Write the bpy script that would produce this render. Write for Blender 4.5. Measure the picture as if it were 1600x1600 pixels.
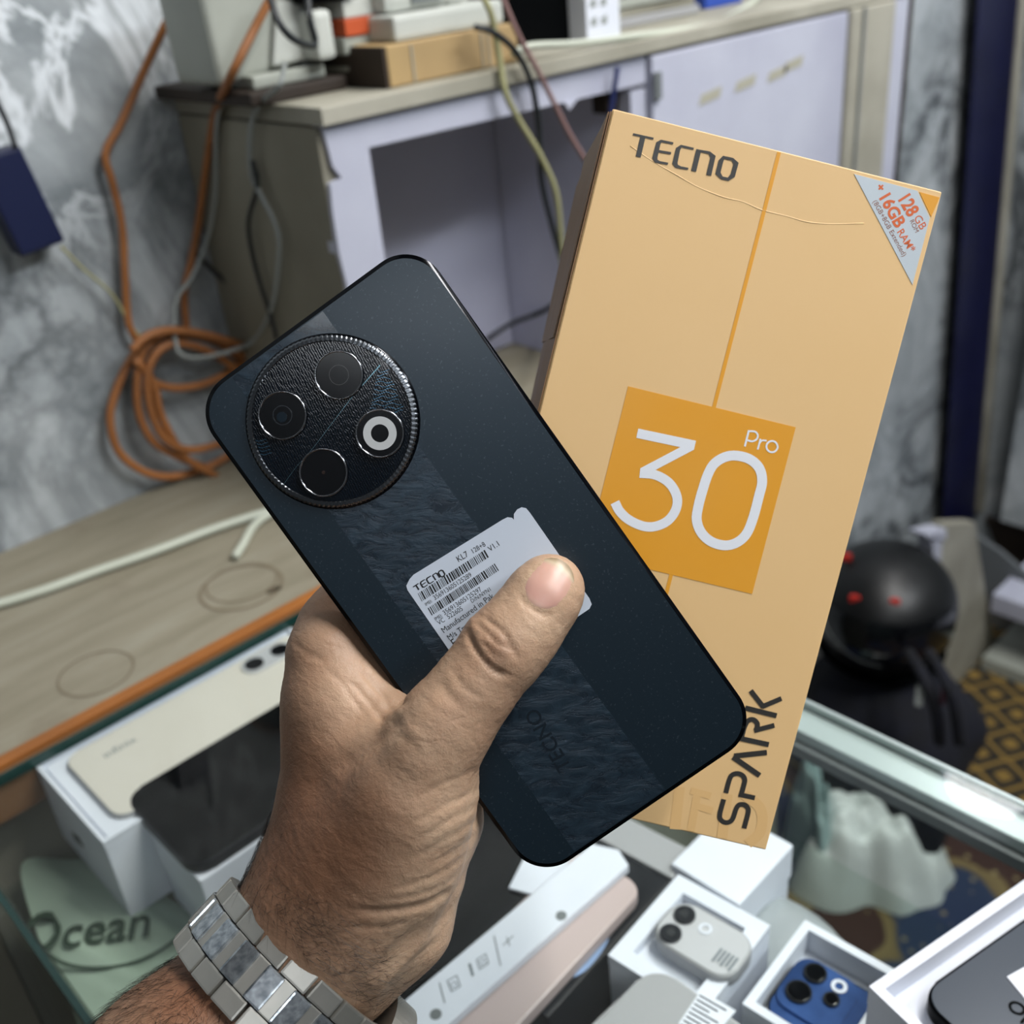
import bpy, bmesh, math, random
import numpy as np
from mathutils import Vector, Matrix
from mathutils.bvhtree import BVHTree
random.seed(7); rng = np.random.default_rng(7)
for o in list(bpy.data.objects): bpy.data.objects.remove(o)
SC = bpy.context.scene; COL = SC.collection

# ------------------------------------------------------------------ camera, world, lights
A = np.array([[0.71312, -0.39567, 0.5787], [-0.69579, -0.29867, 0.6532], [-0.08561, -0.86847, -0.48829]])
CAM = np.array([0, 0, 1.295]); FPX = 1650.0
cd = bpy.data.cameras.new('camera'); cam = bpy.data.objects.new('camera', cd); COL.objects.link(cam)
cam.matrix_world = Matrix([[A[0][0], -A[0][1], -A[0][2], CAM[0]], [A[1][0], -A[1][1], -A[1][2], CAM[1]],
                           [A[2][0], -A[2][1], -A[2][2], CAM[2]], [0, 0, 0, 1]])
cd.sensor_width = 36; cd.lens = 36 * FPX / 1600; cd.clip_start = .01
cd.dof.use_dof = True; cd.dof.focus_distance = .288; cd.dof.aperture_fstop = 12.5
SC.camera = cam
w = bpy.data.worlds.new('world'); SC.world = w; w.use_nodes = True
w.node_tree.nodes['Background'].inputs[0].default_value = (.84, .91, 1, 1)
w.node_tree.nodes['Background'].inputs[1].default_value = .85
SC.view_settings.view_transform = 'Standard'; SC.view_settings.look = 'None'
SC.view_settings.gamma = 1; SC.view_settings.use_curve_mapping = False
SC.view_settings.exposure = 0.0

def area(name, loc, target, sx, sy, power, col=(1, .97, .93)):
    l = bpy.data.lights.new(name, 'AREA'); l.shape = 'RECTANGLE'; l.size = sx; l.size_y = sy; l.energy = power; l.color = col
    o = bpy.data.objects.new(name, l); COL.objects.link(o); o.location = loc
    o.rotation_euler = (Vector(target) - Vector(loc)).to_track_quat('-Z', 'Y').to_euler()
    return o
TUBE_A = (-.95, -1.1, 2.35); TUBE_B = (1.1, -1.0, 2.35); TUBE_C = (.80, -.15, 2.35)
area('tube_light_glow', TUBE_A, (.2, .2, 1.2), 1.15, .10, 5, (.93, .97, 1))
area('tube_light_glow', TUBE_C, (.4, .2, 1.1), 1.15, .10, 27.5)
area('tube_light_glow', TUBE_B, (.7, .4, .9), 1.15, .10, 21, (.93, .97, 1))

# ------------------------------------------------------------------ projection helpers
def ray(px, py): return A @ np.array([(px - 800) / FPX, (py - 800) / FPX, 1.0])
def H(px, py, z): d = ray(px, py); return CAM + d * ((z - CAM[2]) / d[2])
def HY(px, py, y): d = ray(px, py); return CAM + d * (y / d[1])
def HX(px, py, x): d = ray(px, py); return CAM + d * (x / d[0])
def CM(px, py, Z): return np.array([(px - 800) / FPX * Z, (py - 800) / FPX * Z, Z])      # camera millimetres
def c2w(p): return CAM + (np.asarray(p) / 1000.) @ A.T

# ------------------------------------------------------------------ materials
def lin(h):
    h = h.lstrip('#'); c = [int(h[i:i + 2], 16) / 255 for i in (0, 2, 4)]
    return tuple([(x / 12.92 if x <= .04045 else ((x + .055) / 1.055) ** 2.4) for x in c] + [1])
class NT:
    def __init__(s, name):
        s.m = bpy.data.materials.new(name); s.m.use_nodes = True; s.t = s.m.node_tree; s.b = s.t.nodes['Principled BSDF']
        s.out = s.t.nodes['Material Output']; s.tc = s.t.nodes.new('ShaderNodeTexCoord')
    def n(s, typ, **kw):
        nd = s.t.nodes.new('ShaderNode' + typ)
        for k, v in kw.items():
            if k in nd.inputs.keys() or isinstance(k, int): s.set(nd.inputs[k], v)
            elif k.startswith('i') and k[1:].isdigit(): s.set(nd.inputs[int(k[1:])], v)
            elif k in ('Vector', 'Scale', 'Detail', 'Roughness', 'Distortion', 'Fac', 'Height', 'Strength', 'Distance', 'W'): s.set(nd.inputs[k], v)
            else: setattr(nd, k, v)
        return nd
    def set(s, inp, v):
        if hasattr(v, 'links') or isinstance(v, bpy.types.NodeSocket): s.t.links.new(v, inp)
        else: inp.default_value = v
    def mapping(s, scale=(1, 1, 1), rot=(0, 0, 0), loc=(0, 0, 0), src='Object'):
        m = s.t.nodes.new('ShaderNodeMapping'); s.t.links.new(s.tc.outputs[src], m.inputs[0])
        m.inputs['Scale'].default_value = scale; m.inputs['Rotation'].default_value = rot; m.inputs['Location'].default_value = loc
        return m.outputs[0]
    def noise(s, scale, detail=3, vec=None, rough=.5, dist=0):
        n = s.t.nodes.new('ShaderNodeTexNoise'); s.t.links.new(vec if vec is not None else s.tc.outputs['Object'], n.inputs['Vector'])
        n.inputs['Scale'].default_value = scale; n.inputs['Detail'].default_value = detail
        n.inputs['Roughness'].default_value = rough; n.inputs['Distortion'].default_value = dist
        return n.outputs['Fac']
    def ramp(s, fac, stops):
        r = s.t.nodes.new('ShaderNodeValToRGB'); s.t.links.new(fac, r.inputs[0]); e = r.color_ramp.elements
        while len(e) < len(stops): e.new(.5)
        for el, (p, c) in zip(e, stops): el.position = p; el.color = lin(c) if isinstance(c, str) else (c, c, c, 1)
        return r.outputs[0]
    def mix(s, fac, a, b):
        m = s.t.nodes.new('ShaderNodeMix'); m.data_type = 'RGBA'
        s.set(m.inputs[0], fac); s.set(m.inputs[6], lin(a) if isinstance(a, str) else a); s.set(m.inputs[7], lin(b) if isinstance(b, str) else b)
        return m.outputs[2]
    def math(s, op, a, b=0.):
        m = s.t.nodes.new('ShaderNodeMath'); m.operation = op; s.set(m.inputs[0], a); s.set(m.inputs[1], b); return m.outputs[0]
    def bump(s, h, strength=.3, dist=.001, prev=None):
        b = s.t.nodes.new('ShaderNodeBump'); s.t.links.new(h, b.inputs['Height']); b.inputs['Strength'].default_value = strength
        b.inputs['Distance'].default_value = dist
        if prev is not None: s.t.links.new(prev, b.inputs['Normal'])
        s.t.links.new(b.outputs[0], s.b.inputs['Normal']); return b.outputs[0]
    def col(s, c): s.set(s.b.inputs['Base Color'], lin(c) if isinstance(c, str) else c)
    def p(s, **kw):
        for k, v in kw.items(): s.set(s.b.inputs[k.replace('_', ' ')], v)
def MAT(name, c, rough=.5, metal=0, c2=None, ns=30, bs=None, bd=.0005, bst=.3, **kw):
    n = NT(name); n.col(c)
    if c2: n.col(n.mix(n.ramp(n.noise(ns, 5), [(.35, 0.), (.65, 1.)]), c, c2))
    n.p(Roughness=rough, Metallic=metal, **kw)
    if bs: n.bump(n.noise(bs, 4), bst, bd)
    return n.m

def m_marble(name, white_veins=True):
    n = NT(name); v = n.mapping((1, 1, 1))
    warp = n.noise(2.2, 5, v, .6, .8)
    cloud = n.ramp(n.noise(4.5, 7, v, .62, 1.2), [(.28, '#757d81'), (.42, '#9da4a8'), (.58, '#b4babd'), (.78, '#ced3d6')])
    n1 = n.noise(3.0, 8, v, .66, 2.2)
    dark = n.ramp(n.math('ABSOLUTE', n.math('SUBTRACT', n1, .5)), [(0., 1.), (.015, .85), (.06, .30), (.14, 0.)])
    patch = n.ramp(n.noise(2.1, 3, v, .5, .6), [(.46, 0.), (.6, 1.)])
    c = n.mix(n.math('MULTIPLY', dark, n.math('ADD', n.math('MULTIPLY', patch, .75), .15)), cloud, '#30363b')
    if white_veins:
        n2 = n.noise(5.2, 6, n.mapping((1, 1, 1), loc=(3, 1, 2)), .6, 1.6)
        wv = n.ramp(n.math('ABSOLUTE', n.math('SUBTRACT', n2, .5)), [(0., 1.), (.014, .85), (.045, 0.)])
        pw = n.ramp(n.noise(2.3, 2, n.mapping(loc=(7, 2, 4))), [(.45, 0.), (.55, .9)])
        dn = n.t.nodes.new('ShaderNodeVectorMath'); dn.operation = 'DISTANCE'; n.t.links.new(n.tc.outputs['Object'], dn.inputs[0]); dn.inputs[1].default_value = (.06, 0, 1.27)
        spot = n.ramp(dn.outputs['Value'], [(0., 1.), (.10, .9), (.20, 0.)])
        n3 = n.noise(11, 5, n.mapping((1, 1, .7), loc=(3.3, 1, 2)), .6, 1.2); w3 = n.ramp(n.math('ABSOLUTE', n.math('SUBTRACT', n3, .5)), [(0., 1.), (.02, .7), (.05, 0.)])
        c = n.mix(n.math('MULTIPLY', wv, n.math('MULTIPLY', pw, .45)), c, '#d3dadf')
        c = n.mix(n.math('MULTIPLY', w3, spot), c, '#dde3e8')
    n.col(c); n.p(Roughness=.42); n.bump(n.noise(60, 3), .08, .001)
    return n.m
def m_plywood(name, a, b, c3):
    n = NT(name); v = n.mapping((2.2, 14, 14))
    g = n.ramp(n.noise(3.5, 6, v, .6, .5), [(.3, a), (.55, b), (.8, c3)])
    st = n.ramp(n.noise(9, 4), [(.3, .0), (.42, 0.), (.3, .0)])
    stain = n.ramp(n.noise(11, 5, None, .7), [(.56, 0.), (.72, .55)])
    n.col(n.mix(stain, g, '#6b5f4f')); n.p(Roughness=.72); n.bump(n.noise(90, 4, v), .25, .0006)
    return n.m
def m_skin():
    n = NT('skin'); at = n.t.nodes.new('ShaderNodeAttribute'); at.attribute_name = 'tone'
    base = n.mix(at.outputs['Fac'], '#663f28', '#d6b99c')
    mott = n.ramp(n.noise(95, 5), [(.3, 0.), (.7, 1.)])
    c = n.mix(n.math('MULTIPLY', mott, .28), base, '#94664a')
    pores = n.t.nodes.new('ShaderNodeTexVoronoi'); n.t.links.new(n.mapping((1, 1, 1.0)), pores.inputs['Vector'])
    pores.inputs['Scale'].default_value = 1250; pores.feature = 'DISTANCE_TO_EDGE'
    edge = n.ramp(pores.outputs['Distance'], [(0., 0.), (.16, 1.)])
    c = n.mix(n.math('MULTIPLY', n.math('SUBTRACT', 1., edge), .10), c, '#6e452e')
    n.col(c); n.p(Roughness=.5, Subsurface_Weight=.12, Subsurface_Scale=.004, Subsurface_Radius=(1., .35, .2))
    n.b.inputs['Specular IOR Level'].default_value = .38
    b1 = n.bump(edge, .20, .00012)
    b1 = n.bump(n.noise(330, 3, n.mapping((1, .35, 1), (.4, .3, .9)), .5, .4), .55, .0006, b1)
    b2 = n.bump(n.noise(260, 5, n.mapping((1, 1, 1), (0, 0, .5)), .6, .6), .45, .0006, b1)
    return n.m
def m_glass(name, tint, rough=.02, refl=.55, alpha=.1):
    """thin sheet: transparent tinted body + Fresnel reflection"""
    m = bpy.data.materials.new(name); m.use_nodes = True; t = m.node_tree; t.nodes.clear()
    o = t.nodes.new('ShaderNodeOutputMaterial'); tr = t.nodes.new('ShaderNodeBsdfTransparent'); tr.inputs[0].default_value = tint
    gl = t.nodes.new('ShaderNodeBsdfGlossy'); gl.inputs['Roughness'].default_value = rough
    lw = t.nodes.new('ShaderNodeLayerWeight'); lw.inputs[0].default_value = .5
    pw = t.nodes.new('ShaderNodeMath'); pw.operation = 'POWER'; t.links.new(lw.outputs['Facing'], pw.inputs[0]); pw.inputs[1].default_value = 5
    fr = t.nodes.new('ShaderNodeMath'); fr.operation = 'MULTIPLY_ADD'; t.links.new(pw.outputs[0], fr.inputs[0]); fr.inputs[1].default_value = .96; fr.inputs[2].default_value = .011
    mx = t.nodes.new('ShaderNodeMixShader'); t.links.new(fr.outputs[0], mx.inputs[0]); t.links.new(tr.outputs[0], mx.inputs[1]); t.links.new(gl.outputs[0], mx.inputs[2])
    t.links.new(mx.outputs[0], o.inputs[0]); return m
def m_emit(name, c, s):
    n = NT(name); n.col('#ffffff'); n.p(Emission_Color=lin(c), Emission_Strength=s); return n.m
def m_film(name, c, alpha, rough=.3):
    n = NT(name); n.col(c); n.p(Roughness=rough, Alpha=alpha); n.bump(n.noise(70, 4, None, .6, 1.), .5, .002); return n.m

def m_rug():
    n = NT('rug_pile'); v = n.mapping((1, 1, 1), (0, 0, .5))
    zone = n.noise(4.6, 2, v, .4, .3)
    base = n.ramp(zone, [(.40, '#3d2622'), (.455, '#3d2622'), (.46, '#7d6a48'), (.485, '#6b5a3e'), (.49, '#28344f'), (.62, '#1f2b4a')])
    vo = n.t.nodes.new('ShaderNodeTexVoronoi'); n.t.links.new(v, vo.inputs['Vector']); vo.inputs['Scale'].default_value = 52; vo.inputs['Randomness'].default_value = .25
    dots = n.ramp(vo.outputs['Distance'], [(.26, 1.), (.36, 0.)])
    band = n.ramp(n.math('ABSOLUTE', n.math('SUBTRACT', zone, .447)), [(0., 1.), (.012, 1.), (.022, 0.)])
    bl = n.ramp(zone, [(.49, 0.), (.50, .6)])
    msk = n.math('MULTIPLY', dots, n.math('MAXIMUM', band, bl))
    c = n.mix(msk, base, '#a7956a')
    wv = n.t.nodes.new('ShaderNodeTexVoronoi'); n.t.links.new(v, wv.inputs['Vector']); wv.inputs['Scale'].default_value = 17; wv.distance = 'CHEBYCHEV'; wv.inputs['Randomness'].default_value = .0
    rings = n.ramp(n.math('FRACT', n.math('MULTIPLY', wv.outputs['Distance'], 3.2)), [(.35, 0.), (.4, 1.), (.6, 1.), (.65, 0.)])
    right = n.ramp(n.noise(1.1, 0, n.mapping((0, 0, 0), loc=(0, 0, 0))), [(0, 0.), (1, 0.)])
    sx = n.t.nodes.new('ShaderNodeSeparateXYZ'); n.t.links.new(n.tc.outputs['Object'], sx.inputs[0])
    far = n.ramp(sx.outputs[0], [(.40, 0.), (.415, 1.)])
    gold = n.mix(rings, '#1d1c18', '#7f6630')
    n.col(n.mix(far, c, gold)); n.p(Roughness=.95); n.bump(n.noise(500, 2), .6, .003)
    return n.m

MT = dict(
 marble=m_marble('marbled_wallpaper'), marble2=m_marble('marbled_panel', False),
 ply=m_plywood('worn_plywood', '#77715f', '#86806f', '#939081'),
 edge_or=MAT('orange_edging', '#a2642b', .5, 0, '#7c4d24', 9), edge_dk=MAT('brown_edging', '#6a4a2c', .6),
 white_p=MAT('white_card', '#d9dde6', .5, 0, '#cdd2dd', 12), cream=MAT('cream_phone_back', '#c9c4ba', .3),
 black=MAT('black_plastic', '#070809', .3, Specular_IOR_Level=.02), blackgl=MAT('black_glass', '#06070a', .12, Coat_Weight=.5), dark=MAT('dark_card', '#0f1217', .4, Specular_IOR_Level=.2), darkgl=MAT('dark_gloss_card', '#07080b', .22, Specular_IOR_Level=.12),
 grey=MAT('grey_plastic', '#98999b', .45), silver=MAT('silver_plastic', '#b9babd', .35, .15), pink=MAT('pink_phone_back', '#b6a5a2', .3),
 navy=MAT('navy_phone_back', '#26303c', .3, .2), blue=MAT('blue_phone_back', '#3f5f9b', .2, .3, '#27406f', 40),
 steel=MAT('brushed_steel', '#b3b1aa', .40, .85, '#a9a8a2', 60, 900, .00005, .4), steel_pol=MAT('polished_steel', '#cdd3d8', .25, .9, '#8f979e', 500, 300, .0001, .25),
 chrome=MAT('chrome_ring', '#9b9ca0', .15, 1), paint=MAT('white_painted_board', '#babdcb', .5, 0, '#a9abbc', 7, 40, .0006, .2),
 recess=MAT('lilac_grey_board', '#c3c5da', .6, 0, '#b3b5cc', 5), raw=MAT('raw_grey_board', '#8c897b', .8, 0, '#757163', 6, 50, .0008),
 creamedge=MAT('cream_board', '#a7a497', .65, 0, '#848173', 8, 60, .0005), brownbox=MAT('dark_brown_board', '#33271d', .7, 0, '#241b14', 12),
 cardb=MAT('cardboard', '#a98f62', .75, 0, '#98805a', 10), device=MAT('white_device', '#c5c8c2', .5, 0, '#b2b6b0', 5), devg=MAT('grey_white_device', '#a7aba2', .55, 0, '#8d9189', 6),
 orange_c=MAT('orange_cable', '#9f6535', .55, 0, '#82512a', 20), white_c=MAT('white_cable', '#b5baac', .45), grey_c=MAT('grey_cable', '#8a8f8d', .5), black_c=MAT('black_cable', '#1b2023', .5),
 yellow_c=MAT('pale_yellow_cable', '#a19f76', .5), pink_c=MAT('pink_cable', '#8d6f6c', .5), navy_c=MAT('dark_blue_cable', '#1f2a5c', .5),
 adapter=MAT('dark_blue_plastic', '#10183a', .4), bluecol=MAT('dark_blue_paint', '#0d0f30', .35, 0, '#12153c', 8), greenedge=MAT('green_glass_edge', '#12332f', .15),
 alu=MAT('aluminium_rail', '#aab5b4', .3, .35), grey_rail=MAT('grey_rail', '#6a6f70', .45), tub=MAT('pale_green_plastic', '#9fb0a0', .35, 0, '#8b9c8c', 9),
 tubtxt=MAT('dark_green_print', '#26382a', .5), orange_l=MAT('orange_label', '#b5502a', .5), helmet=MAT('black_helmet_shell', '#07080a', .42),
 red=MAT('red_mark', '#b5271c', .5), navycloth=MAT('navy_cloth', '#0b0e1d', .9, 0, '#070912', 30, 400, .001), bagfilm=m_film('white_plastic_film', '#d9dddc', .97),
 pouch=m_film('clear_pouch', '#a6adb0', .8), lampw=m_emit('lamp_glow', '#ffffff', 48), tubew=m_emit('tube_glow', '#f4f8ff', 14),
 floor=MAT('grey_floor', '#4c4a45', .8, 0, '#3a3935', 6), ceil=MAT('ceiling_paint', '#45484a', .9), wallp=MAT('wall_paint', '#5c6063', .9),
 glass=m_glass('clear_glass', (.975, .99, .982, 1)), glass2=m_glass('clear_glass_shelf', (.94, .975, .955, 1), .03), rug=m_rug(), skin=m_skin(),
 print_grey=MAT('grey_print', '#6d757a', .6), print_dark=MAT('dark_print', '#23262a', .6))

# ------------------------------------------------------------------ object helpers
ORG = {}
def tag(o, label=None, cat=None, group=None, kind=None):
    if label: o['label'] = label
    if cat: o['category'] = cat
    if group: o['group'] = group
    if kind: o['kind'] = kind
    return o
def thing(name, label, cat, loc, group=None):
    o = bpy.data.objects.new(name, None); o.empty_display_size = .02; COL.objects.link(o); o.location = Vector(loc); ORG[o] = np.array(loc, float)
    return tag(o, label, cat, group)
def raw(name, me, mat, parent=None, smooth=False):
    if mat is not None:
        me.materials.clear(); me.materials.append(mat)
    if smooth: me.polygons.foreach_set('use_smooth', [True] * len(me.polygons))
    o = bpy.data.objects.new(name, me); COL.objects.link(o)
    if parent is not None: o.parent = parent; ORG[o] = ORG[parent]
    return o
def put(name, V, F, mat, parent=None, smooth=False):
    V = np.asarray(V, float)
    org = ORG[parent] if parent is not None else np.array([V[:, 0].mean(), V[:, 1].mean(), V[:, 2].min()])
    me = bpy.data.meshes.new(name); me.from_pydata((V - org).tolist(), [], [list(map(int, f)) for f in F]); me.update()
    o = raw(name, me, mat, parent, smooth)
    if parent is None: o.location = Vector(org); ORG[o] = org
    return o
def put_bm(name, bm, mat, parent=None, smooth=False):
    bmesh.ops.recalc_face_normals(bm, faces=bm.faces[:]); bm.verts.index_update()
    V = [v.co[:] for v in bm.verts]; F = [[v.index for v in f.verts] for f in bm.faces]; bm.free()
    return put(name, V, F, mat, parent, smooth)
class Fr:
    def __init__(s, o, X, Y, Z=None):
        s.o = np.array(o, float); s.X = np.array(X, float); s.X /= np.linalg.norm(s.X); s.Y = np.array(Y, float); s.Y -= s.X * (s.Y @ s.X); s.Y /= np.linalg.norm(s.Y)
        s.Z = np.cross(s.X, s.Y)
    def p(s, u, v, w=0.): return s.o + s.X * u + s.Y * v + s.Z * w
    def uv(s, px, py, w=0.):
        d = ray(px, py); t = ((s.o + s.Z * w - CAM) @ s.Z) / (d @ s.Z); q = CAM + d * t - s.o; return np.array([q @ s.X, q @ s.Y])
    def sub(s, u, v, w=0.): return Fr(s.p(u, v, w), s.X, s.Y)
def rrect(w, h, r, n=8, cu=0, cv=0):
    P = []
    for (sx, sy, a0) in ((1, 1, 0), (-1, 1, 90), (-1, -1, 180), (1, -1, 270)):
        for i in range(n + 1):
            a = math.radians(a0 + 90 * i / n); P.append((cu + sx * (w / 2 - r) + r * math.cos(a), cv + sy * (h / 2 - r) + r * math.sin(a)))
    return P
def circ(r, n=48, cu=0, cv=0, ry=None): return [(cu + r * math.cos(2 * math.pi * i / n), cv + (ry or r) * math.sin(2 * math.pi * i / n)) for i in range(n)]
def slab(name, fr, pts, w0, w1, mat, parent=None, bev=0, seg=2, smooth=False):
    """closed outline pts (u,v) in frame fr, from depth w0 to w1"""
    bm = bmesh.new(); a = [bm.verts.new(fr.p(u, v, w0)) for u, v in pts]; b = [bm.verts.new(fr.p(u, v, w1)) for u, v in pts]; n = len(pts)
    ft = bm.faces.new(b); fb = bm.faces.new(a[::-1])
    for i in range(n): bm.faces.new((a[i], a[(i + 1) % n], b[(i + 1) % n], b[i]))
    if bev:
        es = list(ft.edges) + list(fb.edges)
        if n <= 6: es = bm.edges[:]
        bmesh.ops.bevel(bm, geom=es, offset=bev, segments=seg, affect='EDGES', profile=.6)
    return put_bm(name, bm, mat, parent, smooth)
def ringslab(name, fr, outer, inner, w0, w1, mat, parent=None):
    n = len(outer); V = [fr.p(u, v, w0) for u, v in outer] + [fr.p(u, v, w1) for u, v in outer] + [fr.p(u, v, w1) for u, v in inner] + [fr.p(u, v, w0) for u, v in inner]
    F = []
    for k in range(4):
        for i in range(n):
            j = (i + 1) % n; a, b = k * n, ((k + 1) % 4) * n; F.append((a + i, a + j, b + j, b + i))
    return put(name, V, F, mat, parent)
WXYZ = Fr((0, 0, 0), (1, 0, 0), (0, 1, 0))
def box(name, x0, x1, y0, y1, z0, z1, mat, parent=None, bev=0.):
    return slab(name, WXYZ, [(x0, y0), (x1, y0), (x1, y1), (x0, y1)], z0, z1, mat, parent, bev)
def lathe(name, fr, prof, mat, parent=None, n=64, smooth=True, mod=None):
    V, F = [], []
    for j, (r, w) in enumerate(prof):
        for i in range(n):
            a = 2 * math.pi * i / n; rr = r + (mod(i, j) if mod else 0); V.append(fr.p(rr * math.cos(a), rr * math.sin(a), w))
    for j in range(len(prof) - 1):
        for i in range(n): F.append((j * n + i, j * n + (i + 1) % n, (j + 1) * n + (i + 1) % n, (j + 1) * n + i))
    if prof[0][0] > 1e-6: pass
    return put(name, V, F, mat, parent, smooth)
def catmull(P, closed=False, k=8):
    P = [np.array(p, float) for p in P]; n = len(P); out = []
    for i in range(n if closed else n - 1):
        a, b, c, d = (P[(i - 1) % n] if closed or i > 0 else 2 * P[0] - P[1]), P[i], P[(i + 1) % n], (P[(i + 2) % n] if closed or i + 2 < n else 2 * P[-1] - P[-2])
        for t in np.linspace(0, 1, k, endpoint=False):
            out.append(.5 * ((2 * b) + (c - a) * t + (2 * a - 5 * b + 4 * c - d) * t * t + (3 * b - a - 3 * c + d) * t ** 3))
    if not closed: out.append(P[-1])
    return out
def tube_vf(P, r, n=8, rend=None):
    P = [np.array(p, float) for p in P]; V, F = [], []; up = np.array([0.13, .31, .94]); m = len(P)
    for i, p in enumerate(P):
        t = P[min(i + 1, m - 1)] - P[max(i - 1, 0)]; t /= np.linalg.norm(t) + 1e-12
        a = np.cross(t, up); 
        if np.linalg.norm(a) < .1: a = np.cross(t, (1, 0, 0))
        a /= np.linalg.norm(a); b = np.cross(t, a); rr = r if rend is None else r + (rend - r) * i / (m - 1)
        for k in range(n): an = 2 * math.pi * k / n; V.append(p + rr * (math.cos(an) * a + math.sin(an) * b))
    for i in range(m - 1):
        for k in range(n): F.append((i * n + k, i * n + (k + 1) % n, (i + 1) * n + (k + 1) % n, (i + 1) * n + k))
    F.append(tuple(range(n))[::-1]); F.append(tuple((m - 1) * n + k for k in range(n)))
    return V, F
def tube(name, P, r, mat, parent=None, k=8, n=8): V, F = tube_vf(catmull(P, False, k), r, n); return put(name, V, F, mat, parent, True)
def ribbon(fr, pts, wid, w, closed=False, V=None, F=None):
    """flat stroke in the frame plane, pts (u,v[,width])"""
    V = [] if V is None else V; F = [] if F is None else F; n = len(pts); s0 = len(V)
    for i in range(n):
        p = np.array(pts[i][:2]); q0 = np.array(pts[(i - 1) % n if closed else max(i - 1, 0)][:2]); q1 = np.array(pts[(i + 1) % n if closed else min(i + 1, n - 1)][:2])
        d0 = p - q0; d1 = q1 - p; d0 = d0 / (np.linalg.norm(d0) + 1e-15); d1 = d1 / (np.linalg.norm(d1) + 1e-15); d = d0 + d1; d /= np.linalg.norm(d) + 1e-15
        nn = np.array([-d[1], d[0]]); ref = d1 if np.linalg.norm(q1 - p) > 0 else d0
        c = max(abs(nn @ np.array([-ref[1], ref[0]])), .35); hw = (pts[i][2] if len(pts[i]) > 2 else wid) / 2 / c
        V.append(fr.p(*(p + nn * hw), w)); V.append(fr.p(*(p - nn * hw), w))
    for i in range(n if closed else n - 1):
        a = s0 + 2 * i; b = s0 + 2 * ((i + 1) % n); F.append((a, a + 1, b + 1, b))
    return V, F
def strokes(name, fr, px2uv, S, w, mat, parent):
    """S: list of (pts_px, width_px, smooth, closed); pts may carry their own width"""
    V, F = [], []; k = np.linalg.norm(px2uv(101, 100) - px2uv(100, 100))
    for i, (P, wd, sm, cl) in enumerate(S):
        Q = []
        for q in P:
            u = px2uv(q[0], q[1]); Q.append((u[0], u[1], (q[2] if len(q) > 2 else wd) * k * .97))
        if sm: Q = [tuple(x) for x in catmull(Q, cl, 7)]
        ribbon(fr, Q, wd, w + i * 4e-6, cl, V, F)
    o = put(name, V, F, mat, parent); return o
_fc = {}
def text_mesh(s, bold=0.):
    if (s, bold) in _fc: return _fc[(s, bold)]
    cu = bpy.data.curves.new('t', 'FONT'); cu.body = s; cu.offset = bold; cu.resolution_u = 4
    ob = bpy.data.objects.new('t', cu); me = bpy.data.meshes.new_from_object(ob)
    V = np.array([v.co[:] for v in me.vertices]); F = [list(p.vertices) for p in me.polygons]
    bpy.data.objects.remove(ob); bpy.data.curves.remove(cu); bpy.data.meshes.remove(me); _fc[(s, bold)] = (V, F); return V, F
def textvf(fr, s, a, b, w, bold=0., V=None, F=None, asp=1.):
    V = [] if V is None else V; F = [] if F is None else F; TV, TF = text_mesh(s, bold); a = np.array(a); b = np.array(b)
    L = TV[:, 0].max() - TV[:, 0].min(); d = b - a; sc = np.linalg.norm(d) / L; d = d / np.linalg.norm(d); nn = np.array([-d[1], d[0]]); s0 = len(V)
    for x, y, _ in TV: V.append(fr.p(*(a + d * (x - TV[:, 0].min()) * sc + nn * y * sc * asp), w))
    F += [[i + s0 for i in f] for f in TF]; return V, F
def pxframe(p1, p0, p2, z):
    """frame on the horizontal plane z: origin at pixel p1, X toward p0, Y toward p2; returns frame, lengths"""
    a, b, c = H(*p1, z), H(*p0, z), H(*p2, z); f = Fr(a, b - a, c - a)
    if f.Z[2] < 0: f = Fr(a, c - a, b - a); return f, (c - a) @ f.X, (b - a) @ f.Y
    return f, (b - a) @ f.X, (c - a) @ f.Y

# ------------------------------------------------------------------ room shell
XW, YW = 2.02, .806
def struct(o): o['kind'] = 'structure'; return o
struct(box('floor', -1.6, XW + .05, -1.9, YW + .05, -.05, 0, MT['floor']))
struct(box('ceiling', -1.6, XW + .05, -1.9, YW + .05, 2.6, 2.65, MT['ceil']))
struct(box('wall_back', -1.6, XW, YW, YW + .05, 0, 2.6, MT['marble']))
struct(box('wall_right', XW, XW + .05, -1.9, YW + .05, 0, 2.6, MT['marble2']))
struct(box('wall_left', -1.65, -1.6, -1.9, YW + .05, 0, 2.6, MT['wallp']))
struct(box('wall_front', -1.6, XW, -1.95, -1.9, 0, 2.6, MT['wallp']))
o = box('rug', .10, 1.78, -.6, .775, .0005, .010, MT['rug']); tag(o, 'patterned rug in navy, maroon and gold with beaded borders on the shop floor', 'rug')

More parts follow.
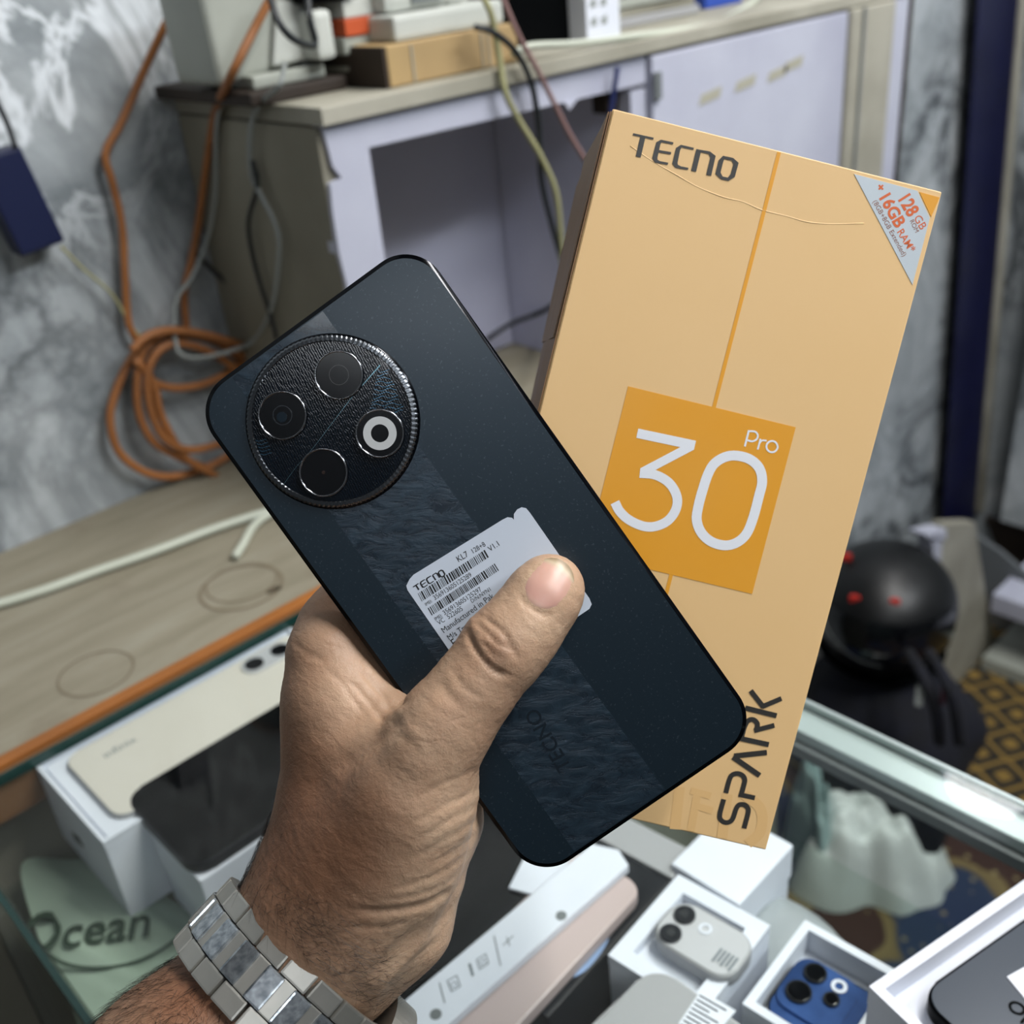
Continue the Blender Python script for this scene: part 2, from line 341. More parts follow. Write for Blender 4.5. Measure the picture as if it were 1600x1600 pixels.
# tube lights and the bright round lamp mirrored in the glass
for k, (c, lab) in enumerate(((TUBE_A, 'white tube light on the ceiling behind the photographer, on the left'), (TUBE_C, 'white tube light on the ceiling above the display case'), (TUBE_B, 'white tube light on the ceiling behind the photographer, on the right'))):
    t = thing('tube_light', lab, 'light', (c[0], c[1], 2.6)); f = Fr((c[0] - .6, c[1], 2.42), (0, 1, 0), (0, 0, 1))
    box('housing', c[0] - .62, c[0] + .62, c[1] - .03, c[1] + .03, 2.45, 2.599, MT['white_p'], t, .004)
    slab('tube', f, circ(.014, 16), 0, 1.2, MT['tubew'], t)
LP = CAM + ray(1548, 1222) * ((.9 - CAM[2]) / ray(1548, 1222)[2]); dr = ray(1548, 1222) * np.array([1, 1, -1]); LL = LP + dr * ((1.95 - .9) / dr[2])
t = thing('ceiling_lamp', 'round white lamp hanging by the right wall, seen mirrored in the glass', 'lamp', (LL[0], LL[1], 2.6))
f = Fr((LL[0], LL[1], 1.95), (1, 0, 0), (0, 1, 0))
slab('diffuser', f, circ(.075, 32), -.006, .004, MT['lampw'], t); lathe('shade', f, [(.085, -.008), (.09, .0), (.09, .05), (.03, .08), (.001, .082)], MT['white_p'], t, 40)
tube('cord', [(LL[0], LL[1], 2.03), (LL[0], LL[1], 2.3), (LL[0], LL[1], 2.6)], .004, MT['black_c'], t)

# ------------------------------------------------------------------ wooden counter along the back wall
CX1 = .96; GY1 = .5445
t = thing('wooden_counter', 'worn plywood counter along the marbled wall with orange front edging', 'counter', (.2, .68, 0))
box('top', -1.3, CX1, .561, YW - .001, .868, .90, MT['ply'], t, .001)
box('front_edging', -1.3, CX1, .552, .561, .868, .9015, MT['edge_or'], t, .0012)
box('lower_edging', -1.3, CX1, .5465, .552, .868, .8985, MT['edge_dk'], t, .001)
box('front_panel', -1.3, CX1 - .02, .575, .60, .02, .868, MT['raw'], t, .001)
box('side_panel', CX1 - .04, CX1 - .02, .60, YW - .002, .02, .868, MT['raw'], t, .001)
# water rings and knots (stains with a shape of their own)
stain = MAT('counter_stain', '#6f6553', .8)
cc = H(377, 918, .9); f = Fr((cc[0], cc[1], .9003), (1, 0, 0), (0, 1, 0))
ringslab('ring_stain', f, circ(.030, 48), circ(.0275, 48), 0, .0001, stain, t)
ringslab('ring_stain', f.sub(.004, .006), circ(.026, 48), circ(.0245, 48), 0, .00008, stain, t)
cc = H(428, 922, .9); slab('knot', Fr((cc[0], cc[1], .9003), (1, 0, 0), (0, 1, 0)), circ(.006, 16, ry=.0035), 0, .0001, MAT('knot', '#4c4334', .8), t)
cc = H(150, 1052, .9); ringslab('ring_stain', Fr((cc[0], cc[1], .9003), (1, 0, 0), (0, 1, 0)), circ(.024, 40), circ(.0225, 40), 0, .0001, stain, t)

# ------------------------------------------------------------------ glass display case
GX0, GX1, GY0 = .0455, .417, -.55
t = thing('display_case', 'glass-topped display case with pale aluminium rail, full of phones', 'display case', (.23, 0, 0)); case = t
box('glass_top', GX0, GX1, GY0, GY1, .8960, .8995, MT['glass'], t)
box('glass_shelf', GX0 + .004, GX1 - .03, GY0, GY1 - .004, .826, .830, MT['glass2'], t)
box('glass_side', GX0, GX0 + .004, GY0, GY1, .02, .8955, MT['glass2'], t)
box('glass_edge', GX0 - .001, GX0 + .002, GY0, GY1, .8945, .9005, MT['greenedge'], t)
box('glass_edge', GX0, GX1, GY1 - .0005, GY1 + .0018, .894, .9000, MT['greenedge'], t)
box('side_rail', GX1 - .018, GX1 - .0008, GY0, GY1, .8885, .8955, MT['alu'], t, .0008)
box('side_glass', GX1 - .004, GX1 - .001, GY0, GY1, .02, .870, MT['glass2'], t)
box('glass_edge', GX1, GX1 + .0025, GY0, GY1, .8955, .9003, MT['alu'], t, .0005)
box('inner_rail', GX1 - .022, GX1 - .006, GY0, GY1, .8805, .888, MT['grey_rail'], t, .001)
for (x, y) in ((GX0 + .006, GY1 - .012), (GX1 - .016, GY1 - .012), (GX0 + .006, GY0 + .012), (GX1 - .016, GY0 + .012)):
    box('corner_post', x - .006, x + .006, y - .006, y + .006, .0105, .826, MT['grey_rail'], t, .001)

def phone_slab(name, fr, w, h, th, r, top, side, label, cat='phone', parts=None, group=None, cu=None, cv=None):
    """phone lying with its upper face at frame w=0; centre of frame = corner origin"""
    cu = w / 2 if cu is None else cu; cv = h / 2 if cv is None else cv
    c = fr.sub(cu, cv); t = thing(name, label, cat, c.p(0, 0, -th), group)
    slab('frame', c, rrect(w, h, r, 8), -th, -.0004, MT[side], t, .0012, 2, True)
    slab('back_panel', c, rrect(w - .002, h - .002, r - .001, 8), -.0006, 0, MT[top], t, .0002, 1)
    if parts: parts(c, t)
    return t
def tray(name, fr, w, h, top, height, mat, label, rim=.006, depth=.012, cat='box', group=None, closed=False):
    t = thing(name, label, cat, fr.p(w / 2, h / 2, top - height), group)
    O = [(0, 0), (w, 0), (w, h), (0, h)]
    if closed:
        slab('lid', fr, O, top - height * .55, top, mat, t, .0012); slab('base', fr, [(.001, .001), (w - .001, .001), (w - .001, h - .001), (.001, h - .001)], top - height, top - height * .55 - .0003, mat, t, .0008)
        return t
    slab('base', fr, O, top - height, top - depth, mat, t, .0008)
    I = [(rim, rim), (w - rim, rim), (w - rim, h - rim), (rim, h - rim)]
    ringslab('rim', fr, O, I, top - depth, top, mat, t)
    return t
Z0 = .893
# A: white box with the cream phone, along the back edge of the glass
f, LX, LY = pxframe((54, 1196), (430, 985), (171, 1311), Z0)
bl = H(54, 1196, Z0); fl = H(171, 1311, Z0); fA = Fr((bl[0], fl[1], Z0), (1, 0, 0), (0, 1, 0)); wA, hA = .176, bl[1] - fl[1]
t = tray('phone_box', fA, wA, hA, 0, .058, MT['white_p'], 'white open phone box under the glass beside the orange counter edge', .0025, .004)
slab('inner_tray', fA, rrect(wA - .008, hA - .008, .002, 3, wA / 2, hA / 2), -.0055, -.002, MT['white_p'], t, .0006)
slab('base_mark', Fr(fA.p(0, 0, 0), (0, -1, 0), (0, 0, 1)), [(-.062, -.034), (-.050, -.030), (-.046, -.036), (-.060, -.040)], 0, .0003, MT['print_dark'], t)
def cam_cream(c, t):
    q = c.uv(398, 1040); q2 = c.uv(438, 1018)
    slab('camera_bump', c, rrect(.036, .018, .0088, 6, (q[0] + q2[0]) / 2 , (q[1] + q2[1]) / 2), -.0002, .0012, MT['silver'], t, .0004)
    for (a, b) in (q, q2): slab('lens', c, circ(.0062, 24, a, b), .001, .0018, MT['blackgl'], t, .0002)
    V, F = textvf(c, 'infinix', c.uv(166, 1185), c.uv(215, 1157), .0001, .0); put('lettering', V, F, MT['print_grey'], t)
pa = H(100, 1190, Z0 + .001); fp = Fr((fA.o[0] + .0125, fA.o[1] + .0075, Z0 + .0012), (1, 0, 0), (0, 1, 0))
phone_slab('smartphone', fp, .162, hA - .016, .007, .010, 'cream', 'grey', 'cream phone with two camera lenses lying on a white box by the orange edge', parts=cam_cream)
# B: white box with the black phone overlapping
l = H(200, 1252, Z0 + .0018); bt = H(312, 1353, Z0 + .0018); yb0, yb1 = bt[1], l[1]
fB = Fr((l[0] - .0005, yb0, Z0 + .0018), (1, 0, 0), (0, 1, 0)); hB = yb1 - yb0 + .006
phone_slab('smartphone', fB, .165, hB, .0075, .011, 'black', 'dark', 'black phone lying face down on a white box, its back bare, left of the wrist')
t = tray('phone_box', Fr((fB.o[0] + .001, fB.o[1] - .001, Z0 - .0062), (1, 0, 0), (0, 1, 0)), .17, fA.o[1] - fB.o[1], 0, .056, MT['white_p'], 'closed white phone box under the black phone left of the wrist', closed=True)
# D: black boxed phone behind the thumb base
fD, aD, bD = pxframe((905, 1372), (500, 1652), (765, 1235), .880)
t = tray('phone_box', fD, aD, bD, 0, .049, MT['darkgl'], 'large black glossy phone box under the glass behind the heel of the hand', closed=True)
# E: white box standing on edge with little icons
ZE = .8865; a = H(588, 1600, ZE); b = H(925, 1318, ZE); c_ = H(700, 1600, ZE)
d1 = (b - a); f = Fr(a, d1, np.cross((0, 0, 1), d1)); k = (c_ - a) @ f.Y; L = np.linalg.norm(d1); y0, y1 = min(k, 0), max(k, 0)
fE = Fr(f.p(-.06, y0), f.X, f.Y); wE = L + .066; hE = y1 - y0
t = thing('phone_box', 'white box standing on edge with small printed icons and corner holes', 'box', fE.p(wE / 2, hE / 2, -.0050))
slab('carton', fE, [(0, 0), (wE - .004, 0), (wE, hE * .45), (wE - .006, hE), (0, hE)], -.0050, 0, MT['white_p'], t, .0006)
for (x, y) in ((877, 1431), (681, 1585)):
    q = fE.uv(x, y); slab('eyelet', fE, circ(.0026, 18, q[0], q[1]), -.0002, .0003, MT['grey_rail'], t)
def UV(fr, sx, sy, ox, oy): return lambda x, y: fr.uv(ox + x * sx, oy + y * sy)
s_ = .1875
strokes('icons', fE, UV(fE, s_, s_, 560, 1380), [([(675, 830), (720, 1000)], 10, 0, 0), ([(925, 670), (955, 775)], 22, 0, 0), ([(1130, 440), (1185, 690)], 10, 0, 0),
    ([(740, 815), (820, 770), (850, 860), (775, 905)], 8, 0, 1), ([(765, 840), (810, 820), (825, 855), (785, 875)], 6, 0, 1),
    ([(985, 640), (1060, 590), (1085, 670), (1010, 720)], 8, 0, 1), ([(1010, 655), (1045, 630), (1060, 665), (1025, 690)], 6, 0, 1),
    ([(1205, 520), (1290, 440)], 9, 0, 0), ([(1235, 450), (1262, 525)], 9, 0, 0)], .00015, MT['print_grey'], t)
# small white corner card between D and E
f, a_, b_ = pxframe((795, 1387), (905, 1330), (860, 1405), .8822)
o = slab('card_flap', f, [(0, 0), (a_, 0), (a_, b_ + .004), (0, b_ - .002)], -.001, 0, MT['white_p']); tag(o, 'small white card corner poking out under the held phone', 'card')
# G: dark box with pink phone and a printed light ring
zG = .872; f, a_, b_ = pxframe((1048, 1376), (925, 1305), (868, 1600), zG)
fG, wG, hG = f, a_, b_
t = thing('phone_box', 'black phone box with a glowing ring print, under the pink phone', 'box', fG.p(wG / 2, hG / 2, -.042))
slab('carton', fG, [(0, 0), (wG, 0), (wG, hG), (0, hG)], -.042, 0, MT['dark'], t, .001)
ringcol = MAT('pale_blue_print', '#8fa8cf', .4); rq = strokes('ring_print', fG, lambda x, y: fG.uv(820 + x * .2, 1280 + y * .2), [([(265, 1235, 8), (330, 1225, 55), (440, 1165, 70), (540, 1060, 70), (620, 940, 60), (650, 840, 30), (655, 800, 6)], 50, 1, 0)], .0002, ringcol, t)
a = fG.uv(1006, 1384, .009); bq = fG.uv(945, 1336, .009); cq = fG.uv(715, 1600, .009)
fF = fG.sub(0, 0, .009)
far_edge = [(970, 1352), (1006, 1388), (800, 1572), (760, 1600)]
u1 = fG.uv(1006, 1386, .009); u2 = fG.uv(948, 1338, .009); wF = abs(u1 - u2).max()
X_is = abs((u2 - u1)[0]) > abs((u2 - u1)[1])
cF = u1
if X_is: fp = fG.sub(u1[0], u1[1], .009); phone_slab('smartphone', fp, wF + .016, .15, .008, .008, 'pink', 'pink', 'pink phone lying on a black box beside the white icon box')
else: fp = fG.sub(u1[0], u1[1], .009); phone_slab('smartphone', fp, .15, wF + .016, .008, .008, 'pink', 'pink', 'pink phone lying on a black box beside the white icon box')
# grey-green and white boxes further back
f, a_, b_ = pxframe((1050, 1372), (935, 1302), (1085, 1330), .868)
t = tray('phone_box', f, a_, max(b_, .03), 0, .038, MT['grey'], 'small grey box corner behind the black box, below the orange carton', closed=True)
f, a_, b_ = pxframe((1240, 1320), (1160, 1418), (1135, 1262), .872)
t = tray('phone_box', f, a_, b_, 0, .042, MT['white_p'], 'closed plain white box under the bottom edge of the orange carton', closed=True)
# H: white tray with silver two-lens phone in clear wrap
f, a_, b_ = pxframe((1060, 1366), (950, 1492), (1196, 1456), .886); fH = f
swapped = a_ > b_
t = tray('phone_box', f, a_, b_, 0, .055, MT['white_p'], 'white open box holding a silver phone with two dark lenses', .008, .006)
def cam_silver(c, t):
    for (x, y) in ((1070, 1431), (1048, 1460)):
        q = c.uv(x, y); slab('lens', c, circ(.0050, 28, q[0], q[1]), 0, .0014, MT['dark'], t, .0003)
        slab('lens_glass', c, circ(.002, 20, q[0], q[1]), .0012, .0016, MT['blackgl'], t)
    q = c.uv(1102, 1452); ringslab('flash', c, circ(.0030, 24, q[0], q[1]), circ(.0019, 24, q[0], q[1]), 0, .0005, MT['white_p'], t)
    q = c.uv(1133, 1500); V, F = [], []
    for i in range(5): ribbon(c, [(q[0] - .004, q[1] - .004 + i * .002), (q[0] + .004 - .001 * (i % 2), q[1] - .004 + i * .002)], .0011, .0004, False, V, F)
    put('print_marks', V, F, MT['print_grey'], t)
A1 = f.uv(1040, 1478, .004); C1 = f.uv(1063, 1400, .004); B1 = f.uv(1183, 1475, .004)
u0, v0 = min(A1[0], B1[0], C1[0]), min(A1[1], B1[1], C1[1]); u1_, v1_ = max(A1[0], B1[0], C1[0]), max(A1[1], B1[1], C1[1])
phone_slab('smartphone', f.sub(u0, v0, .004), (u1_ - u0), (v1_ - v0), .008, .009, 'silver', 'grey', 'silver phone with two large dark lenses in the open white box', parts=cam_silver)
# I: grey phone in wrap at bottom
f, a_, b_ = pxframe((1022, 1503), (905, 1625), (1262, 1622), .892)
def ipart(c, t):
    ql = [c.uv(*p) for p in ((1095, 1548), (1150, 1580), (1110, 1625), (1060, 1600))]; 
    slab('label', c, [tuple(x) for x in ql], 0, .0003, MT['white_p'], t)
    V, F = [], []
    for i in range(9):
        p = np.array([1093, 1556]) + np.array([-4.2, 6.5]) * i; a = c.uv(*p); b = c.uv(p[0] + 42 - (i % 3) * 9, p[1] + 24 - (i % 3) * 5); ribbon(c, [tuple(a), tuple(b)], .0007, .0005, False, V, F)
    put('label_print', V, F, MT['print_dark'], t)
phone_slab('smartphone', f, a_, b_, .009, .012, 'grey', 'silver', 'grey phone in a frosted sleeve with a printed label, at the bottom edge', parts=ipart)
q = [H(*p, .868)[:2] for p in ((980, 1548), (992, 1560), (935, 1625), (915, 1612))]
o = slab('label_strip', WXYZ, [tuple(x) for x in q], .867, .8685, MT['silver']); tag(o, 'small pale printed strip beside the grey sleeved phone', 'label')
# K: white tray with blue phone
f, a_, b_ = pxframe((1258, 1437), (1160, 1568), (1412, 1520), .884)
t = tray('phone_box', f, a_, b_, 0, .050, MT['white_p'], 'white open box with a blue phone inside, beside the patterned rug', .004, .014)
pk = MT['white_p']
def cam_blue(c, t):
    u = [c.uv(*p, .001) for p in ((1255, 1500), (1215, 1580), (1330, 1560))]
    q = c.uv(1277, 1555); slab('camera_island', c, rrect(.029, .029, .007, 6, q[0], q[1]), 0, .0013, MT['blue'], t, .0004)
    for (x, y, r) in ((1274, 1523, .0044), (1248, 1552, .0050), (1299, 1564, .0029)):
        q = c.uv(x, y, .001); slab('lens', c, circ(r, 28, q[0], q[1]), .001, .0028, MT['blackgl'], t, .0003); ringslab('lens_ring', c, circ(r + .0006, 28, q[0], q[1]), circ(r, 28, q[0], q[1]), .001, .0026, MT['dark'], t)
    q = c.uv(1311, 1543, .001); ringslab('flash', c, circ(.0034, 28, q[0], q[1]), circ(.0019, 28, q[0], q[1]), .001, .002, MT['white_p'], t)
A1 = f.uv(1250, 1495, -.006); C1 = f.uv(1190, 1585, -.006); B1 = f.uv(1388, 1568, -.006)
u0, v0 = min(A1[0], B1[0], C1[0]), min(A1[1], B1[1], C1[1]); u1_, v1_ = max(A1[0], B1[0], C1[0]), max(A1[1], B1[1], C1[1])
phone_slab('smartphone', f.sub(u0, v0, -.005), (u1_ - u0), (v1_ - v0), .008, .009, 'blue', 'dark', 'blue phone with three round lenses and a light ring in an open white box', parts=cam_blue)
# pouch
q0 = H(1236, 1432, .86); V, F = [], []
n1, n2 = 18, 10
for i in range(n1 + 1):
    for j in range(n2):
        th = math.pi / 2 * i / n1; ph = 2 * math.pi * j / n2
V, F = [], []; R_ = (.026, .040, .018)
for i in range(9):
    for j in range(28):
        th = math.pi * .5 * i / 8; ph = 2 * math.pi * j / 28; k = 1 + .08 * math.sin(3 * ph + i) * math.sin(th)
        V.append((q0[0] + R_[0] * math.sin(th) * math.cos(ph) * k, q0[1] + R_[1] * math.sin(th) * math.sin(ph) * k, .8405 + R_[2] * math.cos(th) ** .7))
for i in range(8):
    for j in range(28): F.append((i * 28 + j, (i + 1) * 28 + j, (i + 1) * 28 + (j + 1) % 28, i * 28 + (j + 1) % 28))
o = put('plastic_pouch', V, F, MT['pouch'], None, True); o.location.z = .8305; tag(o, 'crumpled grey-green plastic pouch between the white boxes', 'pouch')
# L: white tray with navy phone lying on top of the glass
zL = .933; f, a_, b_ = pxframe((1358, 1541), (1470, 1648), (1640, 1367), zL)
Ls = (a_, b_); ext = .17
isx = a_ < b_
wL, hL = (.088, .17) if isx else (.17, .088)
t = tray('phone_box', f, wL, hL, 0, .031, MT['white_p'], 'white open box lying on top of the glass at the right edge', .004, .010)
def l_parts(c, t):
    ql = [c.uv(*p) for p in ((1573, 1527), (1640, 1490), (1700, 1545), (1625, 1590))]; slab('label', c, [tuple(x) for x in ql], 0, .0004, MT['white_p'], t)
    V, F = textvf(c, 'Op', c.uv(1571, 1574), c.uv(1612, 1602), .0002, .02, asp=1.); put('lettering', V, F, MT['black'], t)
u = f.uv(1418, 1547, -.0005)
ms = [f.uv(*p, -.0005) for p in ((1425, 1535), (1421, 1560), (1600, 1415))]
phone_slab('smartphone', f.sub(.012, .012, -.0005), wL - .020, hL - .020, .008, .010, 'navy', 'black', 'dark navy phone with a white sticker in the box on top of the glass', parts=l_parts)

# pale green carrier bag with script lettering lying on the glass shelf
zT = .8315; t = thing('carrier_bag', 'pale green plastic bag with dark script lettering, flat on the glass shelf at bottom left', 'bag', H(180, 1480, zT)); bagfr = Fr(H(30, 1600, zT + .0015), H(330, 1600, zT + .0015) - H(30, 1600, zT + .0015), H(30, 1345, zT + .0015) - H(30, 1600, zT + .0015))
fT = Fr((0, 0, zT), (1, 0, 0), (0, 1, 0)); out_ = [(34, 1350), (110, 1343), (186, 1340), (225, 1378), (330, 1450), (430, 1560), (380, 1660), (170, 1662), (100, 1545), (62, 1470)]
O_ = np.array([fT.uv(*p) for p in out_]); O_ = np.array(catmull(O_, True, 6)); cen = O_.mean(0); V, F = [], []; m_ = len(O_); K_ = 30
for k in range(K_ + 1):
    for i in range(m_):
        q = cen + (O_[i] - cen) * k / K_; edge_ = 1 - (k / K_) ** 6
        h = .0018 + .0022 * abs(math.sin(q[0] * 95 + 1.2 * math.sin(q[1] * 30))) * edge_ + .0012 * math.sin(q[0] * 210 + q[1] * 60) ** 2 * edge_
        V.append((q[0], q[1], zT + h * edge_))
for k in range(K_):
    for i in range(m_): F.append((k * m_ + i, (k + 1) * m_ + i, (k + 1) * m_ + (i + 1) % m_, k * m_ + (i + 1) % m_))
put('film', V, F, MT['tub'], t, True)
fU = Fr((0, 0, zT + .0056), (1, 0, 0), (0, 1, 0))
TV, TF = text_mesh('Ocean', .014); a_ = fU.uv(28, 1492); b_ = fU.uv(232, 1462); c_ = fU.uv(20, 1430); L = TV[:, 0].max(); Hh = .72
V = [fU.p(*(a_ + (b_ - a_) * (x / L + .10 * y / Hh) + (c_ - a_) * y / Hh * (1.0 if x < L * .25 else .8)), 0) for x, y, _ in TV]; put('lettering', V, TF, MT['tubtxt'], t)
ribs = [fU.uv(*p) for p in ((70, 1488), (100, 1505), (140, 1512), (190, 1508), (240, 1490), (300, 1450))]
V, F = ribbon(fU, [tuple(p) for p in catmull(ribs, False, 6)], .0022, -.0003); put('curved_line', V, F, MT['tubtxt'], t)
# crumpled white plastic bag on the floor beneath the case's right side
def crumple(name, cpx, z0, rx, ry, hz, mat, label, cat, rot=0., seed=1, n=64, zc_=.10):
    c = H(*cpx, zc_); r2 = np.random.default_rng(seed); ph = r2.uniform(0, 6.28, (14, 3)); fq = r2.uniform(1.5, 7, (14, 2)); am = r2.uniform(.3, 1, 14) / np.arange(1, 15) ** .4
    V, F = [], []
    for i in range(n + 1):
        for j in range(n):
            s = i / n; a = 2 * math.pi * j / n; rad = 1 + .16 * math.sin(3 * a + ph[0, 0]) + .1 * math.sin(5 * a + ph[1, 0]) + .05 * math.sin(9 * a + ph[2, 0])
            x, y = s * math.cos(a) * rad, s * math.sin(a) * rad; h = sum(am[k] * abs(math.sin(fq[k, 0] * x + fq[k, 1] * y * (1 if k % 2 else -1) + ph[k, 1])) for k in range(14)) / 6
            z = (1 - s ** 3) * (.35 + .9 * h); xr, yr = x * rx, y * ry
            V.append((c[0] + xr * math.cos(rot) - yr * math.sin(rot), c[1] + xr * math.sin(rot) + yr * math.cos(rot), z0 + max(z, 0) * hz))
    for i in range(n):
        for j in range(n): F.append((i * n + j, (i + 1) * n + j, (i + 1) * n + (j + 1) % n, i * n + (j + 1) % n))
    o = put(name, V, F, mat, None, True); return tag(o, label, cat)
crumple('plastic_bag', (1350, 1290), .012, .085, .115, .17, MT['bagfilm'], 'crumpled white plastic bag lying on the rug below the glass case', 'bag', .3, 4)
tealf = m_film('pale_teal_film', '#9db4b4', .95)
crumple('plastic_bag', (1268, 1265), .013, .028, .085, .20, tealf, 'folded pale teal plastic bag beside the lower right edge of the orange carton', 'bag', -.75, 9, 40)

# ------------------------------------------------------------------ cabinet on the counter
YF = .615; ZT = 1.167; zc0 = .9005
XL = HY(503, 184, YF)[0]; XO = HY(576, 230, YF)[0]; XM0 = HY(985, 140, YF)[0]; XM1 = HY(1008, 90, YF)[0]; XD1 = HY(1318, 28, YF)[0]; XE = HY(1420, 0, YF)[0]
t = thing('cabinet', 'white-fronted wall cabinet on the plywood counter with an open left bay', 'cabinet', ((XL + XE) / 2, .71, zc0)); cab = t
box('side_panel', XL - .004, XL + .012, YF + .004, YW - .002, zc0, 1.186, MT['raw'], t, .001)
# frame with torn left edge
fy = Fr((0, YF, 0), (1, 0, 0), (0, 0, 1))     # u = x, v = z, w toward viewer (-y)
q1 = fy.uv(505, 190); pts = [fy.uv(*p) for p in ((503, 190), (520, 260), (534, 278), (516, 288), (520, 330), (530, 395), (542, 445))]
post = [(XO, zc0), (XO, 1.187)] + [(p[0], min(p[1], 1.187)) for p in pts] + [(pts[-1][0], zc0)]
slab('left_post', fy, [tuple(p) for p in post][::-1], -.012, 0, MT['paint'], t)
slab('torn_edge', fy, [(XL - .002, zc0), (XL + .016, zc0), (XL + .016, 1.186), (XL - .002, 1.186)], -.016, -.0125, MT['cardb'], t)
slab('top_rail', fy, [(XO, ZT), (XM0, HY(981, 137, YF)[2]), (XM1, HY(981, 137, YF)[2]), (XM1, 1.187), (XO, 1.187)], -.012, 0, MT['paint'], t)
slab('divider', fy, [(XM0, zc0), (XM1, zc0), (XM1, 1.16), (XM0, 1.16)], -.014, -.0002, MT['paint'], t)
box('back_panel', XL + .013, XM1, YW - .014, YW - .003, zc0, 1.186, MT['recess'], t)
box('bay_panel', XM0 + .003, XM0 + .012, YF + .016, YW - .016, zc0, 1.186, MT['recess'], t)
if 0: box('hanging_board', XL + .10, XM0 - .09, YW - .030, YW - .018, .985, 1.11, MT['recess'], t, .001)
slab('rail_chip', fy, [fy.uv(*p) for p in ((880, 160), (900, 155), (888, 172))], 0, .0015, MT['paint'], t)
slab('brown_block', fy, [fy.uv(*p) for p in ((966, 140), (984, 135), (984, 175), (968, 180))], -.03, -.013, MT['brownbox'], t)
box('door', XM1 + .002, XD1 - .001, YF - .006, YF + .008, zc0 + .01, 1.1845, MT['paint'], t, .0015)
box('hinge', XM1 + .001, XM1 + .010, YF - .010, YF - .006, 1.150, 1.172, MT['grey_rail'], t, .001)
tp = MAT('old_tape', '#a5a292', .7)
for (x, y) in ((1215, 115), (1165, 130), (1110, 150), (1240, 100)):
    q = fy.uv(x, y, .0065); slab('tape_mark', fy, [(q[0] - .017, q[1] - .006), (q[0] + .014, q[1] - .003), (q[0] + .017, q[1] + .006), (q[0] - .013, q[1] + .003)], .0062, .0066, tp, t)
box('right_post', XD1, HY(1385, 30, YF)[0], YF - .010, YF + .02, zc0, 1.186, MT['creamedge'], t, .002)
box('groove', XD1 + .020, XD1 + .024, YF - .012, YF - .010, zc0, 1.186, MT['grey_rail'], t)
box('end_panel', HY(1385, 30, YF)[0] + .001, XE - .006, YF - .004, YW - .004, zc0, 1.186, MT['paint'], t, .001)
box('end_edge', XE - .006, XE, YF - .006, YF + .01, zc0, 1.186, MT['brownbox'], t)
box('top_board', XL - .004, XE + .01, YF - .006, YW - .002, 1.1875, 1.1990, MT['creamedge'], t, .001)
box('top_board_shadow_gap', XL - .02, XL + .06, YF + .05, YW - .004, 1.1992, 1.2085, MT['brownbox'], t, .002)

# clutter on the cabinet top
ZC = 1.1992
def onfront(px0, px1, y, py_ref): return HY(px0, py_ref, y)[0], HY(px1, py_ref, y)[0]
x0, x1 = onfront(604, 812, YF + .012, 110)
def zat(px, py, y): return HY(px, py, y)[2]
ybk = HX(482, 112, x0)[1]; zb = zat(605, 72, YF + .012)
o = thing('wooden_block', 'pale wooden block with a dark end on the cabinet top under the white machine', 'wood block', ((x0 + x1) / 2, YF + .05, ZC))
box('block', x0 + .002, x1, YF + .012, ybk, ZC + .0002, zb, MT['cardb'], o, .0015)
box('dark_end', x0 - .001, x0 + .0018, YF + .0125, ybk, ZC + .0004, zb - .0004, MT['brownbox'], o, .0005)
q = [HX(*p, x0 - .0012) for p in ((488, 104), (545, 104), (545, 112), (488, 112))]
fe = Fr((x0 - .0012, 0, 0), (0, -1, 0), (0, 0, 1)); slab('end_slot', fe, [(-p[1], p[2]) for p in q][::-1], 0, .0004, MT['creamedge'], o)
for px in (645, 755, 765): xx = HY(px, 100, YF + .012)[0]; box('seam', xx - .0008, xx + .0008, YF + .0112, YF + .0121, ZC + .001, zb - .002, MT['creamedge'], o)
# white machine on the block
xm0, xm1 = onfront(604, 770, YF + .03, 60)
t = thing('white_machine', 'white plastic machine sitting on the pale wooden block', 'machine', ((xm0 + xm1) / 2, YF + .08, zb))
box('base', xm0, xm1 + .004, YF + .02, YF + .15, zb + .0003, zb + .017, MT['device'], t, .003)
box('body', xm0 + .006, xm1 - .035, YF + .035, YF + .15, zb + .017, zb + .12, MT['device'], t, .008)
box('column', xm1 - .033, xm1 - .010, YF + .04, YF + .13, zb + .017, zb + .12, MT['device'], t, .006)
box('slot', xm0 + .03, xm0 + .06, YF + .0335, YF + .0352, zb + .022, zb + .027, MT['grey_rail'], t)
# black box and small white box, grey things
xk0, xk1 = onfront(782, 908, YF + .05, 60)
xk0 = max(xk0, xm1 + .008)
o = box('black_box', xk0, xk1, YF + .055, YF + .16, ZC + .0002, ZC + .13, MT['black'], None, .003); tag(o, 'black box on the cabinet top beside the white machine', 'box')
xw0, xw1 = onfront(910, 962, YF + .04, 40)
t = thing('small_carton', 'small white carton with faint grey print on the cabinet top', 'carton', ((xw0 + xw1) / 2, YF + .06, ZC))
box('carton', xw0, xw1, YF + .035, YF + .09, ZC + .0002, ZC + .075, MT['white_p'], t, .001)
fw = Fr((xw0, YF + .035, ZC), (1, 0, 0), (0, 0, 1))
for i in range(3):
    for j in range(2): slab('print_mark', fw, [(.005 + j * .013, .012 + i * .014), (.012 + j * .013, .012 + i * .014), (.012 + j * .013, .019 + i * .014), (.005 + j * .013, .017 + i * .014)], .0001, .0004, MT['grey_c'], t)
xg0, xg1 = onfront(965, 1100, YF + .07, 20)
t = thing('paper_pile', 'stack of grey folders on the cabinet top behind the white cable', 'papers', ((xg0 + xg1) / 2, YF + .12, ZC))
